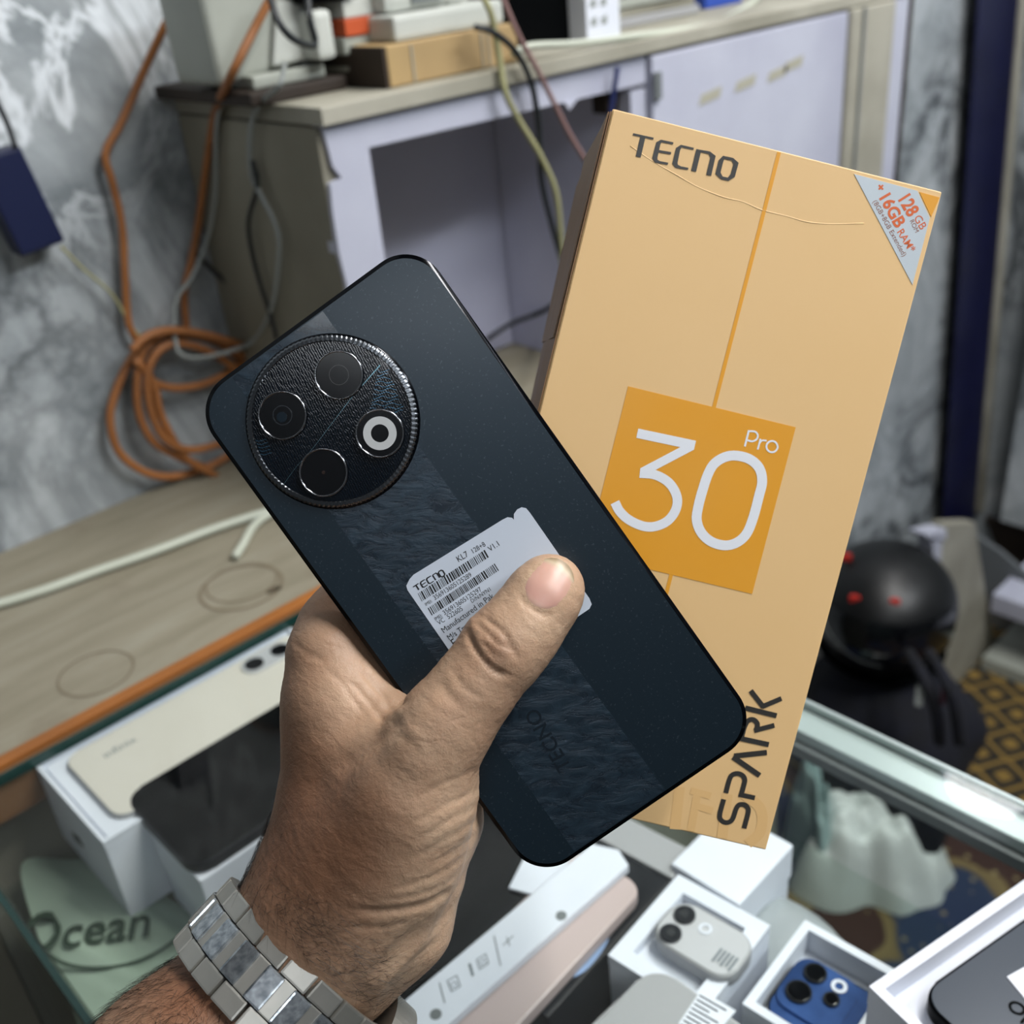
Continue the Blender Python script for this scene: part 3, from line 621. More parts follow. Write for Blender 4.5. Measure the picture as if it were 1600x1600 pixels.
for i in range(4): box('folder', xg0 + .002 * i, xg1 - .004 * i, YF + .075 + .003 * (i % 2), YF + .17, ZC + .0003 + .008 * i, ZC + .0078 + .008 * i, MT[('grey', 'creamedge', 'devg', 'grey_rail')[i]], t, .001)
xq0, xq1 = onfront(1102, 1160, YF + .09, 5)
o = box('blue_carton', xq0, xq1, YF + .09, YF + .15, ZC + .0002, ZC + .05, MAT('bright_blue_card', '#2a49a0', .4), None, .001); tag(o, 'bright blue carton at the far end of the cabinet top', 'carton')
# white power box hanging over the corner of the cabinet
t = thing('socket_box', 'large grey-white electrical box leaning at the left end of the cabinet top', 'electrical box', H(400, 100, ZC + .012))
pb = [HY(*p, YF + .07) for p in ((345, 137), (480, 98), (520, -60), (300, -60))]
fb = Fr(pb[0], pb[1] - pb[0], pb[3] - pb[0]); uvs = [((p - fb.o) @ fb.X, (p - fb.o) @ fb.Y) for p in pb]
uvs[3] = ((HY(300, -60, YF + .07) - fb.o) @ fb.X, uvs[3][1])
slab('housing', fb, [(float(a), float(b)) for a, b in uvs], -.06, 0, MT['devg'], t, .006, 3)
q = [((HY(*p, YF + .07) - fb.o) @ fb.X, (HY(*p, YF + .07) - fb.o) @ fb.Y) for p in ((420, 105), (475, 92), (480, 0), (425, 0))]
slab('cover', fb, [(float(a), float(b)) for a, b in q], .0005, .006, MT['device'], t, .003)
box('foot', XL - .01, XL + .05, YF + .06, YF + .12, ZC + .0095, ZC + .018, MT['devg'], t, .002)
# black adapter with orange label + plugs
xo0, xo1 = onfront(520, 592, YF + .06, 40)
t = thing('charger_plug', 'black charger with an orange-labelled grey base beside the socket box', 'charger', ((xo0 + xo1) / 2, YF + .07, zb))
box('base', xo0, xo1, YF + .05, YF + .10, zb - .0055, zb + .006, MT['devg'], t, .002)
zo = zat(555, 45, YF + .05)
box('label', xo0 + .002, xo1 - .002, YF + .0485, YF + .09, zb + .0062, zb + .0175, MT['orange_l'], t, .001)
box('white_band', xo0 + .004, xo1 - .004, YF + .05, YF + .09, zb + .0178, zb + .029, MT['device'], t, .001)
box('body', xo0 - .028, xo1 - .025, YF + .045, YF + .10, zb + .0295, zb + .08, MT['black'], t, .006)
o = box('white_plug', HY(488, 60, YF + .05)[0], HY(517, 60, YF + .05)[0], YF + .045, YF + .075, zb - .0055, zb + .026, MT['device'], None, .004); tag(o, 'small white plug standing between the socket box and the orange label', 'plug')

# ------------------------------------------------------------------ cables
def cable(name, P, r, m, label, k=8):
    Q = []
    for a, b, y in P:
        if y == 'S':
            q = HX(a, b, XL - .010); q = HY(a, b, YW - .012) if q[1] > YW - .012 else q
        else: q = HY(a, b, y)
        Q.append(q)
    o = tube(name, Q, r, MT[m], None, k); return tag(o, label, 'cable')
Y9 = YW - .012
cable('orange_cable', [(285, -20, .78), (262, 30, .78), (225, 110, Y9), (190, 190, Y9), (165, 240, Y9), (175, 285, Y9), (190, 350, Y9), (195, 430, Y9), (200, 500, Y9), (212, 530, Y9)], .0030, 'orange_c', 'orange cable hanging on the marbled wall, leftmost of the two orange ones')
cable('orange_cable', [(432, -20, .66), (400, 40, .665), (360, 120, .67), (338, 170, 'S'), (328, 220, 'S'), (318, 290, 'S'), (308, 360, Y9), (298, 410, Y9), (288, 460, Y9), (292, 520, Y9)], .0030, 'orange_c', 'orange cable hanging beside the cabinet side, in front of the socket box')
# coil
V, F = [], []
for dy, P in ((.002, [(392, 580), (350, 540), (290, 524), (235, 530), (200, 570), (178, 620), (172, 660), (185, 705), (220, 735), (260, 745), (300, 738), (340, 722), (375, 700)]), (.009, [(388, 560), (330, 530), (270, 522), (225, 548), (214, 600), (218, 650), (240, 690), (275, 712), (318, 730)]),
              (.015, [(392, 596), (340, 556), (280, 536), (245, 552), (230, 592), (238, 650), (262, 690), (300, 703), (350, 692)]), (.006, [(234, 596), (268, 606), (310, 602), (345, 588), (380, 566)]), (.021, [(380, 540), (322, 523), (265, 516), (228, 526), (206, 548)]), (.012, [(210, 560), (240, 600), (252, 650), (290, 715), (340, 745)])):
    v, f_ = tube_vf(catmull([HY(x, y, Y9 - dy) for x, y in P], False, 5), .0034, 8); s0 = len(V); V += list(v); F += [tuple(i + s0 for i in q) for q in f_]
o = put('cable_coil', V, F, MT['orange_c'], None, True); tag(o, 'loose coil of orange cable hanging on the wall above the counter', 'cable')
cable('white_cable', [(445, 100, YF + .03), (436, 135, YF + .02), (408, 160, 'S'), (392, 200, 'S'), (392, 270, 'S'), (408, 305, 'S'), (432, 355, 'S'), (436, 400, 'S'), (425, 480, 'S'), (398, 530, .76), (370, 545, .765), (320, 558, .77), (285, 555, .77), (274, 530, .775), (275, 470, .78), (300, 432, .78), (325, 370, .78), (337, 300, 'S'), (338, 200, 'S'), (350, 155, 'S'), (372, 142, 'S')], .0018, 'grey_c', 'thin grey-white cable looping down the cabinet side to the coil')
cable('black_cable', [(420, -10, YF + .0), (436, 35, YF - .01), (460, 62, YF - .01), (492, 70, YF - .0), (484, 30, YF + .0), (480, -15, YF + .01)], .0022, 'black_c', 'black cable looped in front of the socket box')
cable('black_cable', [(395, 250, 'S'), (402, 290, 'S'), (388, 350, 'S'), (400, 420, 'S'), (425, 500, 'S'), (432, 530, 'S')], .0018, 'black_c', 'thin dark cable running down the grey cabinet side')
cable('black_cable', [(306, 395, Y9), (330, 420, Y9), (372, 460, Y9 - .01), (405, 500, Y9 - .03), (430, 540, Y9 - .05)], .0020, 'black_c', 'dark cable slanting from the orange cable to the cabinet foot')
cable('yellow_cable', [(95, 385, Y9), (130, 420, Y9), (175, 460, Y9), (205, 510, Y9), (225, 530, Y9)], .0011, 'yellow_c', 'thin yellow cable from the dark blue adapter to the coil')
cable('pale_cable', [(752, -10, YF - .01), (768, 25, YF - .012), (780, 90, YF - .010), (790, 145, YF - .012), (812, 190, YF - .01), (845, 245, YF - .01), (868, 300, YF - .01), (876, 370, YF - .005), (880, 430, YF - .0), (886, 445, YF)], .0024, 'yellow_c', 'pale yellow cable hanging in front of the open cabinet bay')
cable('black_cable', [(742, 42, YF - .008), (770, 50, YF - .012), (805, 80, YF - .014), (830, 130, YF - .014), (842, 200, YF - .008), (846, 280, YF - .006), (862, 350, YF - .004), (876, 400, YF), (884, 430, YF + .02), (880, 460, .70), (850, 485, .74), (800, 505, .765), (760, 530, .78)], .0024, 'black_c', 'black cable hanging across the open cabinet bay and along its foot')
cable('pink_cable', [(782, -10, YF - .02), (810, 55, YF - .02), (840, 110, YF - .018), (865, 160, YF - .016), (890, 210, YF - .016), (918, 256, YF - .016), (945, 300, YF - .016)], .0021, 'pink_c', 'dull pink cable slanting down toward the orange carton')
cable('blue_cable', [(965, 105, YF - .010), (962, 125, YF - .010), (958, 150, YF - .008), (952, 190, YF - .006), (945, 230, YF - .004)], .0022, 'navy_c', 'short dark blue cable at the top right of the open bay')
cable('white_cable', [(800, 85, YF + .004), (830, 72, YF - .0), (900, 68, YF - .0), (980, 58, YF), (1060, 48, YF + .004), (1120, 35, YF + .02), (1170, 8, YF + .06), (1200, -20, YF + .08)], .0028, 'white_c', 'white cable lying along the cabinet top edge toward the right')
o = tube('white_cable', [H(*p, .9045) for p in ((-40, 955), (60, 925), (150, 893), (240, 862), (330, 828), (400, 805), (450, 790), (520, 775))], .0034, MT['white_c']); tag(o, 'long white cable lying across the plywood counter', 'cable')
o = tube('white_cable', [H(*p, .9042) for p in ((367, 870), (380, 850), (398, 820), (430, 800), (470, 796))], .0032, MT['white_c']); tag(o, 'cut end of a white cable curling on the plywood counter', 'cable')
# adapter on the wall
pb = [HY(*p, YW - .02) for p in ((-30, 245), (28, 226), (100, 376), (32, 402))]
fb = Fr(pb[3], pb[2] - pb[3], pb[0] - pb[3]); uvs = [(float((p - fb.o) @ fb.X), float((p - fb.o) @ fb.Y)) for p in pb]
t = thing('power_adapter', 'dark blue power adapter hanging on the marbled wall at the left edge', 'adapter', pb[3])
uq = [uvs[3], uvs[2], uvs[1], (uvs[1][0] - (uvs[2][0] - uvs[3][0]), uvs[1][1])]
slab('case', fb, uq, -.016, .004, MT['adapter'], t, .003, 3)
slab('rim', fb, [(uvs[2][0] - .004, .012), (uvs[2][0] + .0006, .012), (uvs[1][0] + .0006, uvs[1][1] - .012), (uvs[1][0] - .004, uvs[1][1] - .012)], -.012, -.002, MAT('blue_rim', '#1b2a5a', .3), t, .001)
cable('black_cable', [(24, 230, YW - .024), (10, 190, YW - .02), (-20, 130, YW - .015)], .0020, 'black_c', 'thick black cable going up from the dark blue adapter')

# ------------------------------------------------------------------ right side: blue column, ledge, low shelf, helmet, backpack
yC = YW - .03; fC = Fr((0, yC, 0), (1, 0, 0), (0, 0, 1)); U = lambda x, y: tuple(float(v) for v in fC.uv(x, y))
c0, c1, c2, c3 = U(1530, 0), U(1592, 0), U(1523, 812), U(1474, 812)
def up(a, b, z): k = (z - b[1]) / (a[1] - b[1]); return (b[0] + (a[0] - b[0]) * k, z)
t = thing('blue_column', 'dark blue painted column in the corner between the marbled walls', 'column', (c3[0], yC, c3[1]))
slab('shaft', fC, [c3, c2, up(c1, c2, 2.59), up(c0, c3, 2.59)], -.004, 0, MT['bluecol'], t, .002)
d0, d1 = U(1594, 0), U(1602, 0); d2, d3 = U(1535, 800), U(1525, 800)
slab('trim_strip', fC, [d3, d2, up(d1, d2, 2.59), up(d0, d3, 2.59)], -.02, .004, MT['creamedge'], t, .002)
t = thing('shelf_post', 'worn cream and white post under the dark blue column', 'post', (1.5, .61, .0105))
fC = Fr((0, .60, 0), (1, 0, 0), (0, 0, 1)); p_ = [U(1474, 818), U(1524, 816), U(1540, 930), U(1555, 1000)]; zf = .011
slab('post', fC, [(p_[0][0] + .02, zf), (p_[3][0], zf), p_[2], p_[1], p_[0]], -.02, 0, MT['creamedge'], t, .002)
e_ = [U(1452, 842), U(1473, 836), U(1498, 960)]
slab('white_edge', fC, [(e_[2][0] - .03, zf), (p_[0][0] + .018, zf), (p_[0][0] - .002, e_[1][1]), e_[0]], -.02, .004, MT['paint'], t, .002)
slab('cap', fC, [U(1440, 838), U(1472, 842), U(1472, 824), U(1440, 832)], -.02, .008, MT['paint'], t, .002)
# low shelf unit along the right wall
f1 = H(1600, 1082, .01); xs_ = 1.64
zp = HX(1600, 1050, xs_)[2]; zs = HX(1600, 952, xs_)[2]; zu = HX(1590, 830, xs_ + .05)[2]
ysh = H(1533, 1052, .01)[1]
ysh = HX(1532, 1040, xs_)[1]
t = thing('low_shelf', 'low white-edged shelf unit along the right wall with dark open bays', 'shelf', (1.77, .2, .0105))
box('plinth', xs_, XW - .004, -.9, ysh, .0105, HX(1600, 1052, xs_)[2], MT['devg'], t, .002)
box('shelf_board', xs_, XW - .004, -.9, ysh, HX(1600, 975, xs_)[2], HX(1600, 945, xs_)[2], MT['paint'], t, .003)
box('back_board', XW - .03, XW - .005, -.9, ysh, HX(1600, 1052, xs_)[2], HX(1600, 975, xs_)[2], MT['black'], t)
fG_ = Fr((xs_ + .07, 0, 0), (0, -1, 0), (0, 0, 1)); Ug = lambda x, y: tuple(float(v) for v in fG_.uv(x, y))
g_ = [Ug(1520, 935), Ug(1620, 955), Ug(1620, 912), Ug(1562, 862), Ug(1520, 835)]; slab('grey_panel', fG_, g_, -.01, 0, MT['wallp'], t, .001)
fG_ = Fr((XW - .012, 0, 0), (0, -1, 0), (0, 0, 1)); g_ = [Ug(1560, 868), Ug(1640, 935), Ug(1640, 843), Ug(1538, 808)]; slab('dark_gap', fG_, g_, -.01, 0, MT['brownbox'], t, .001)
box('stored_box', xs_ + .03, XW - .04, .30, .40, HX(1600, 1052, xs_)[2] + .001, HX(1600, 1000, xs_)[2], MT['grey_rail'], t, .003)
zb_ = HX(1580, 815, XW - .07)[2]
o = box('marble_panel', XW - .078, XW - .066, -1.2, YW - .1, zb_, 2.59, MT['marble2']); struct(o); o.name = 'trim_1'

# helmet
hc = CAM + ray(1383, 942) / np.linalg.norm(ray(1383, 942)) * 1.70
t = thing('helmet', 'glossy black motorcycle helmet with red marks resting on the backpack', 'helmet', hc - np.array([0, 0, .115]))
cz = -np.array([ray(1375, 932)[0], ray(1375, 932)[1], 0]); cz /= np.linalg.norm(cz)
fh = Fr(hc, np.cross((0, 0, 1), cz), (0, 0, 1))      # u right, v up, w toward camera
def shell(name, R, t0, t1, p0, p1, mat, parent, nt=28, npn=48, off=0):
    V, F = [], []
    for i in range(nt + 1):
        for j in range(npn + 1):
            th = t0 + (t1 - t0) * i / nt; ph = p0 + (p1 - p0) * j / npn
            x = (R[0] + off) * math.sin(th) * math.sin(ph); y = (R[1] + off) * math.cos(th); z = (R[2] + off) * math.sin(th) * math.cos(ph)
            V.append(fh.p(x, y, z))
    for i in range(nt):
        for j in range(npn): a = i * (npn + 1) + j; F.append((a, a + 1, a + npn + 2, a + npn + 1))
    return put(name, V, F, mat, parent, True)
RH = (.103, .092, .112)
shell('shell', RH, 0.001, 2.3, -math.pi, math.pi, MT['helmet'], t)
shell('visor', RH, 1.2, 1.95, -1.25, 1.2, MT['blackgl'], t, 12, 30, .003)
shell('chin_guard', RH, 2.0, 2.45, -1.5, 1.5, MT['helmet'], t, 8, 30, .006)
V, F = tube_vf(catmull([fh.p(*( .105 * math.sin(a) * math.cos(b), .094 * math.sin(b), .114 * math.cos(a) * math.cos(b))) for a, b in ((-1.0, .25), (-.85, .0), (-.6, -.22), (-.3, -.4), (0.05, -.52))]), .0022, 6)
put('pale_trim', V, F, MT['grey_c'], t, True)
for (px, py, r) in ((1314, 920, .010), (1334, 949, .010), (1397, 951, .009)):
    q = fh.uv(px, py, .10); wq = .112 * math.sqrt(max(1 - (q[0] / .104) ** 2 - (q[1] / .093) ** 2, .02))
    slab('red_mark', fh, rrect(r * 1.6, r, .003, 4, q[0], q[1]), wq - .006, wq + .001, MT['red'], t, .001)
lathe('rim_pad', Fr(hc - np.array([0, 0, .078]), (1, 0, 0), (0, 1, 0)), [(.095, .0), (.085, -.012), (.070, -.014), (.066, .0)], MT['black'], t, 48)
# backpack
bc = hc + np.array([-.01, -.02, -.095]); zb2 = (bc[2] - .012) / 2 + .012
t = thing('backpack', 'dark navy backpack slumped on the rug below the helmet', 'backpack', (bc[0], bc[1] - .06, .0105))
def blob(name, c, R, mat, parent, e=2.6, n=28, m=40, dent=0.):
    V, F = [], []
    for i in range(n + 1):
        for j in range(m):
            th = math.pi * i / n; ph = 2 * math.pi * j / m; sg = lambda v, p: math.copysign(abs(v) ** p, v)
            x = sg(math.sin(th), 2 / e) * sg(math.cos(ph), 2 / e); y = sg(math.sin(th), 2 / e) * sg(math.sin(ph), 2 / e); z = sg(math.cos(th), 2 / e)
            k = 1 + dent * math.sin(5 * ph + 3 * z) * math.sin(th)
            V.append((c[0] + R[0] * x * k, c[1] + R[1] * y * k, c[2] + R[2] * z))
    for i in range(n):
        for j in range(m): F.append((i * m + j, i * m + (j + 1) % m, (i + 1) * m + (j + 1) % m, (i + 1) * m + j))
    return put(name, V, F, mat, parent, True)
hb = (hc[2] - .095 - .0105) / 2
blob('body', (bc[0] + .01, bc[1] - .005, .0105 + hb), (.115, .145, hb), MT['navycloth'], t, 2.0, dent=.06)
blob('front_pocket', (bc[0] - .12, bc[1] - .06, .0105 + hb * .8), (.055, .115, hb * .74), MT['navycloth'], t, 2.4, dent=.04)
fpz = .0105 + hb * .8
def bp(px, py, x): p = HX(px, py, x); return p
for dx in (0, .035):
    P = [bp(1420 + dx * 900, 1020, bc[0] - .10), bp(1445 + dx * 900, 1060, bc[0] - .155), bp(1462 + dx * 900, 1110, bc[0] - .16), bp(1468 + dx * 900, 1160, bc[0] - .15)]
    tube('strap', P, .008, MT['navycloth'], t, 6, 8)
q = bp(1437, 1088, bc[0] - .165); fq = Fr(q, np.cross((0, 0, 1), cz), (.35, .0, 1)); slab('logo_patch', fq, rrect(.010, .028, .004, 4), -.01, .001, MT['grey_c'], t)
q = bp(1474, 1085, bc[0] - .150); fq = Fr(q, np.cross((0, 0, 1), cz), (.35, .0, 1)); slab('red_patch', fq, rrect(.006, .028, .002, 4), -.01, .001, MAT('dull_red_print', '#4e2230', .7), t)

# ------------------------------------------------------------------ the held phone
def R3(e):
    a, b, c = e; Rx = np.array([[1, 0, 0], [0, math.cos(a), -math.sin(a)], [0, math.sin(a), math.cos(a)]]); Ry = np.array([[math.cos(b), 0, math.sin(b)], [0, 1, 0], [-math.sin(b), 0, math.cos(b)]]); Rz = np.array([[math.cos(c), -math.sin(c), 0], [math.sin(c), math.cos(c), 0], [0, 0, 1]])
    return Rz @ Ry @ Rx
RP = R3((.046, .060, -.616)); TP = np.array([-9.439, 14.885, 287.058])
fP = Fr(c2w(TP), A @ RP[:, 0], -(A @ RP[:, 1]))
def m_back():
    n = NT('dark_slate_phone_back'); fl = n.ramp(n.noise(1500, 1), [(.66, 0.), (.74, 1.)])
    n.col(n.mix(n.math('MULTIPLY', fl, .18), '#182833', '#64727d')); n.p(Roughness=.38, Metallic=.5, Coat_Weight=.25, Coat_Roughness=.22); n.bump(n.noise(2500, 1), .15, .00005); return n.m
def m_strip():
    n = NT('rippled_dark_blue_strip'); v = n.mapping((1, 1, 1), src='Object')
    h = n.noise(120, 7, n.mapping((1.0, 1.0, 2.6), (.3, .5, .2)), .68, .8)
    n.col(n.mix(n.ramp(h, [(.35, 0.), (.7, 1.)]), '#192530', '#2b3c49')); n.p(Roughness=.27, Metallic=.35, Coat_Weight=.3, Coat_Roughness=.1); n.bump(h, .35, .0008); return n.m
def m_camglass():
    n = NT('camera_deck'); 
    wv = n.t.nodes.new('ShaderNodeTexWave'); n.t.links.new(n.mapping((1, 1, 1)), wv.inputs['Vector']); wv.inputs['Scale'].default_value = 620; wv.inputs['Distortion'].default_value = 5; wv.inputs['Detail Scale'].default_value = 1.5
    n.col(n.mix(n.math('MULTIPLY', wv.outputs['Fac'], .35), '#030509', '#0b1c2b')); n.p(Roughness=.14, Metallic=.0, Coat_Weight=.2, Coat_Roughness=.03); n.b.inputs['Specular IOR Level'].default_value = .3; n.bump(wv.outputs['Fac'], .10, .00012); return n.m
mB, mS, mC = m_back(), m_strip(), m_camglass()
frame_m = MAT('black_polished_edge', '#0b0d12', .12, .7); sticker_m = MAT('pale_blue_white_sticker', '#c2ccda', .45); ink = MAT('black_ink', '#101216', .5)
PW, PL = .0756, .1627
t = thing('held_smartphone', 'dark slate phone held by the hand, round camera island and white sticker', 'phone', fP.p(0, 0, -.0074)); ph = t
slab('frame', fP, rrect(PW, PL, .0112, 14), -.0074, -.0001, frame_m, t, .0011, 3, True)
slab('back_panel', fP, rrect(PW - .0022, PL - .0022, .0101, 14), -.0004, .0001, mB, t, .0001, 1)
slab('screen', fP, rrect(PW - .003, PL - .003, .0095, 12), -.0076, -.0073, MT['blackgl'], t)
uR = fP.uv(505, 487)[0]; uL = fP.uv(600, 918)[0]; uL2 = fP.uv(505, 787)[0]
uL = (uL + uL2) / 2; pt = fP.uv(505, 487); v1 = PL / 2 - .0014
slab('rippled_strip', fP, [(uL, -v1), (uR, -v1), (uR, v1), (uL, v1 if uL > -PW / 2 + .0105 else v1 - .002)], .00009, .00013, mS, t)
cq = fP.uv(519, 659, .001); cu_, cv_ = cq; fc = fP.sub(cu_, cv_)
N = 440
def knurl(i, j): return (-.00010 if (i // 2) % 2 else 0) if j in (1, 2, 3) else 0
R0 = .0233
isl = put('camera_island', *(lambda: (lambda pr: ([fc.p(r * math.cos(2 * math.pi * i / 96), r * math.sin(2 * math.pi * i / 96), w_) for r, w_ in pr for i in range(96)], [(j * 96 + i, j * 96 + (i + 1) % 96, (j + 1) * 96 + (i + 1) % 96, (j + 1) * 96 + i) for j in range(len(pr) - 1) for i in range(96)]))([(R0 + .0004, .0001), (R0 + .0002, .0009), (R0 - .0002, .0011)]))(), frame_m, t, True)
lathe('knurled_ring', fc, [(R0, .0009), (R0 - .0002, .0014), (R0 - .0007, .00185), (R0 - .0016, .0020), (R0 - .0019, .0016)], MAT('knurled_dark_metal', '#6b6f74', .3, 1), isl, N, False, lambda i, j: (-.00016 if i % 4 < 2 else 0) if j < 4 else 0)
slab('deck', fc, circ(R0 - .0018, 96), .0010, .00155, mC, isl)
def lens(px, py, kind):
    q = fc.uv(px, py, .0018); f2 = fc.sub(q[0], q[1])
    nm = {'m': 'lens', 'f': 'flash'}[kind]; r = .0066
    l = put(nm, *(lambda pr, n: ([f2.p(rr * math.cos(2 * math.pi * i / n), rr * math.sin(2 * math.pi * i / n), w_) for rr, w_ in pr for i in range(n)], [(j * n + i, j * n + (i + 1) % n, (j + 1) * n + (i + 1) % n, (j + 1) * n + i) for j in range(len(pr) - 1) for i in range(n)]))([(r + .0001, .0015), (r, .0024), (r - .00015, .00262), (r - .0004, .0026), (r - .00055, .0023)], 56), MT['chrome'], isl, True)
    slab('lens_cover', f2, circ(r - .0005, 48), .0016, .0023, MT['blackgl'], isl)
    return l, f2
l, f2 = lens(442, 649, 'm'); ringslab('aperture', f2, circ(.0027, 36), circ(.0024, 36), .0023, .00236, MAT('dim_ring', '#10161c', .2), isl); slab('pupil', f2, circ(.0014, 28, -.0004, -.0003), .0023, .00238, MAT('pupil_glass', '#111d26', .1, Coat_Weight=1.), isl)
l, f2 = lens(530, 586, 'm'); ringslab('aperture', f2, circ(.0027, 36), circ(.0025, 36), .0023, .00236, MAT('dim_ring', '#141414', .2), isl)
l, f2 = lens(506, 738, 'm'); slab('pupil', f2, circ(.0005, 16), .0023, .00236, MAT('pupil_dot', '#21130c', .2), isl)
l, f2 = lens(594, 677, 'f'); ringslab('flash_ring', f2, circ(.0045, 48), circ(.0024, 48), .0023, .00242, MAT('pearl_white', '#b9bcbd', .25), isl)
# seam lines on the deck
strokes('seam', fc, lambda x, y: fc.uv(300 + x * .3125, 380 + y * .3125, .0016), [([(455, 1210, 1.2), (520, 1120, 1.0), (600, 1030, 1.2), (700, 900, 2.), (800, 770, 2.4), (870, 690, 4.), (940, 610, 7.)], 2, 1, 0)], .00157, MAT('pale_seam', '#567985', .2, .6), isl)
wv_ = []
for k in range(12):
    y = 640 + k * 17; wv_.append(([(930 - k * 4 + i * 14, y + 6 * math.sin(i * 1.1 + k) - i * .8 + k * 2, 1.6) for i in range(int(5 + k * .8))], 2, 1, 0))
for k in range(5): wv_.append(([(318 + k * 6 + i * 14, 985 + k * 17 + 5 * math.sin(i * 1.2), 1.6) for i in range(5)], 2, 1, 0))
strokes('engraved_waves', fc, lambda x, y: fc.uv(300 + x * .3125, 380 + y * .3125, .0016), wv_, .00158, MAT('wave_sheen', '#4f7c99', .2, .8), isl)['kind'] = 'stuff'
# faint tone-on-tone word near the foot of the back
V, F = textvf(fP, 'TECNO', fP.uv(893, 1198), fP.uv(838, 1105), .00016, .01); put('ghost_lettering', V, F, MAT('ghost_print', '#141d25', .25), t)
# sticker
SP = [(640, 905), (646, 898), (785, 812), (793, 808), (800, 809), (803, 812), (803, 803), (808, 796), (815, 792.5), (822, 794), (828, 801), (921, 935), (924.5, 944), (921, 951), (748, 1068), (741, 1070), (735, 1064), (637, 922), (635, 915)]
st = slab('sticker', fP, [tuple(fP.uv(*p)) for p in SP][::-1], .00013, .00025, sticker_m, t)
st.data.update()
V, F = [], []; wS = .00028
def stx(s, a, b, bold=0., asp=1.15): textvf(fP, s, fP.uv(*a), fP.uv(*b), wS, bold, V, F, asp)
stx('KL7', (717, 878), (733, 868.5)); stx('128+8', (740, 864.5), (759.5, 852.5)); stx('V1.1', (766, 862), (781, 852)); stx('IMEI:', (666, 946.5), (676, 940.3))
stx('356913605125289', (680, 937.5), (738, 900)); stx('IMEI:', (681, 969.5), (692, 963)); stx('356913605125297', (695, 961), (753.5, 922.5)); stx('VC  522605', (686, 976.5), (724, 953)); stx('D/N:NYN1', (738, 942), (767.5, 922.5))
stx('Manufactured in Pak', (694, 989), (773, 933), .0, 1.1); stx('M/s Tra', (702.5, 1000), (731, 981), .0, 1.1); stx('F', (711, 1011), (716, 1007.5), 0.)
put('lettering', V, F, ink, t)
strokes('logo_lettering', fP, lambda x, y: fP.uv(649.5 + x * .0315 - 4.5, 0 + y) if False else fP.uv(x, y), [
  ([(645.5, 917), (654, 911.5)], 1.7, 0, 0), ([(650.3, 914.5), (654.7, 921.3)], 2.7, 0, 0),
  ([(664, 905.2, 1.5), (658, 909, 2.2), (657.2, 911.5, 2.6), (660.5, 917, 2.6), (663, 917.2, 1.6), (668.5, 913.3, 1.5)], 2, 0, 0), ([(659.5, 913.5), (665.5, 909.7)], 1.5, 0, 0),
  ([(673.5, 899.5, 1.5), (667.5, 903.2, 2.2), (666.7, 905.6, 2.6), (670, 911, 2.6), (672.5, 911.3, 1.6), (678, 907.7, 1.5)], 2, 0, 0),
  ([(676, 898.6), (681, 906.2)], 2.5, 0, 0), ([(676, 898.4, 1.5), (681, 895.2, 1.6), (683.2, 896.2, 2.4), (687.3, 902.3, 2.5)], 2, 0, 0),
  ([(686, 892.8, 1.8), (689.4, 890.7, 2), (692, 891.6, 2.4), (695.2, 896.6, 2.4), (694.4, 899, 2), (691, 901.2, 1.8), (688.6, 900.2, 2.4), (685.2, 895, 2.4)], 2, 0, 1)], wS, ink, t)
def barcode(TL, BL, TR, BR, seed):
    r2 = random.Random(seed); V, F = [], []; TL, BL, TR, BR = [fP.uv(*p) for p in (TL, BL, TR, BR)]; x = 0.
    while x < 1:
        wdt = r2.choice([.007, .007, .012, .020]); gap = r2.choice([.008, .012, .016])
        if x + wdt > 1: break
        s0 = len(V)
        for u_, (T_, B_) in ((x, (TL, BL)), (x + wdt, (TL, BL))):
            for P0, P1 in ((TL, TR), (BL, BR)): q = P0 + (P1 - P0) * u_; V.append(fP.p(q[0], q[1], wS))
        F.append((s0, s0 + 1, s0 + 3, s0 + 2)); x += wdt + gap
    put('barcode', V, F, ink, t)
barcode((653, 927), (659.5, 939.5), (758, 858.5), (764.5, 870), 3); barcode((668.5, 950), (675, 961.5), (773, 880), (780, 891), 5)

# ------------------------------------------------------------------ the orange carton
KB = 312 / 284.5; RB = R3((.074, -.030, .236)); TB = np.array([48.414, -5.925, 284.501]) * KB
fX = Fr(c2w(TB), A @ RB[:, 0], -(A @ RB[:, 1])); BW, BL_, BD = .0987, .2021, .052
def m_card(name, c, r=.5): n = NT(name); n.col(n.mix(n.ramp(n.noise(25, 3), [(.3, 0.), (.7, .12)]), c, '#d6ac6c')); n.p(Roughness=r, Coat_Weight=.12, Coat_Roughness=.35); n.bump(n.noise(900, 2), .08, .0001); return n.m
m_bx = m_card('light_orange_card', '#e2bd87'); m_sd = m_card('brown_card_side', '#76532f'); m_or = m_card('deep_orange_print', '#e09a17'); m_gr = MAT('dark_grey_foil', '#3b3a38', .35, .2); m_wt = MAT('white_print', '#e3e7ee', .45)
t = thing('phone_carton', 'tall light-orange phone carton held upright behind the dark phone', 'carton', fX.p(0, 0, -BD)); cb = t
slab('sleeve', fX, [(-BW / 2, -BL_ / 2), (BW / 2, -BL_ / 2), (BW / 2, BL_ / 2), (-BW / 2, BL_ / 2)], -BD, -.0003, m_bx, t, .0006, 2)
slab('front_face', fX, [(-BW / 2 + .0005, -BL_ / 2 + .0005), (BW / 2 - .0005, -BL_ / 2 + .0005), (BW / 2 - .0005, BL_ / 2 - .0005), (-BW / 2 + .0005, BL_ / 2 - .0005)], -.0004, 0, m_bx, t)
fs = Fr(fX.p(-BW / 2, 0, 0), fX.Z * -1, fX.Y)     # left side: u = depth, v = up, normal away
fs = Fr(fX.p(-BW / 2, 0, 0), fX.Y, fX.Z * -1)
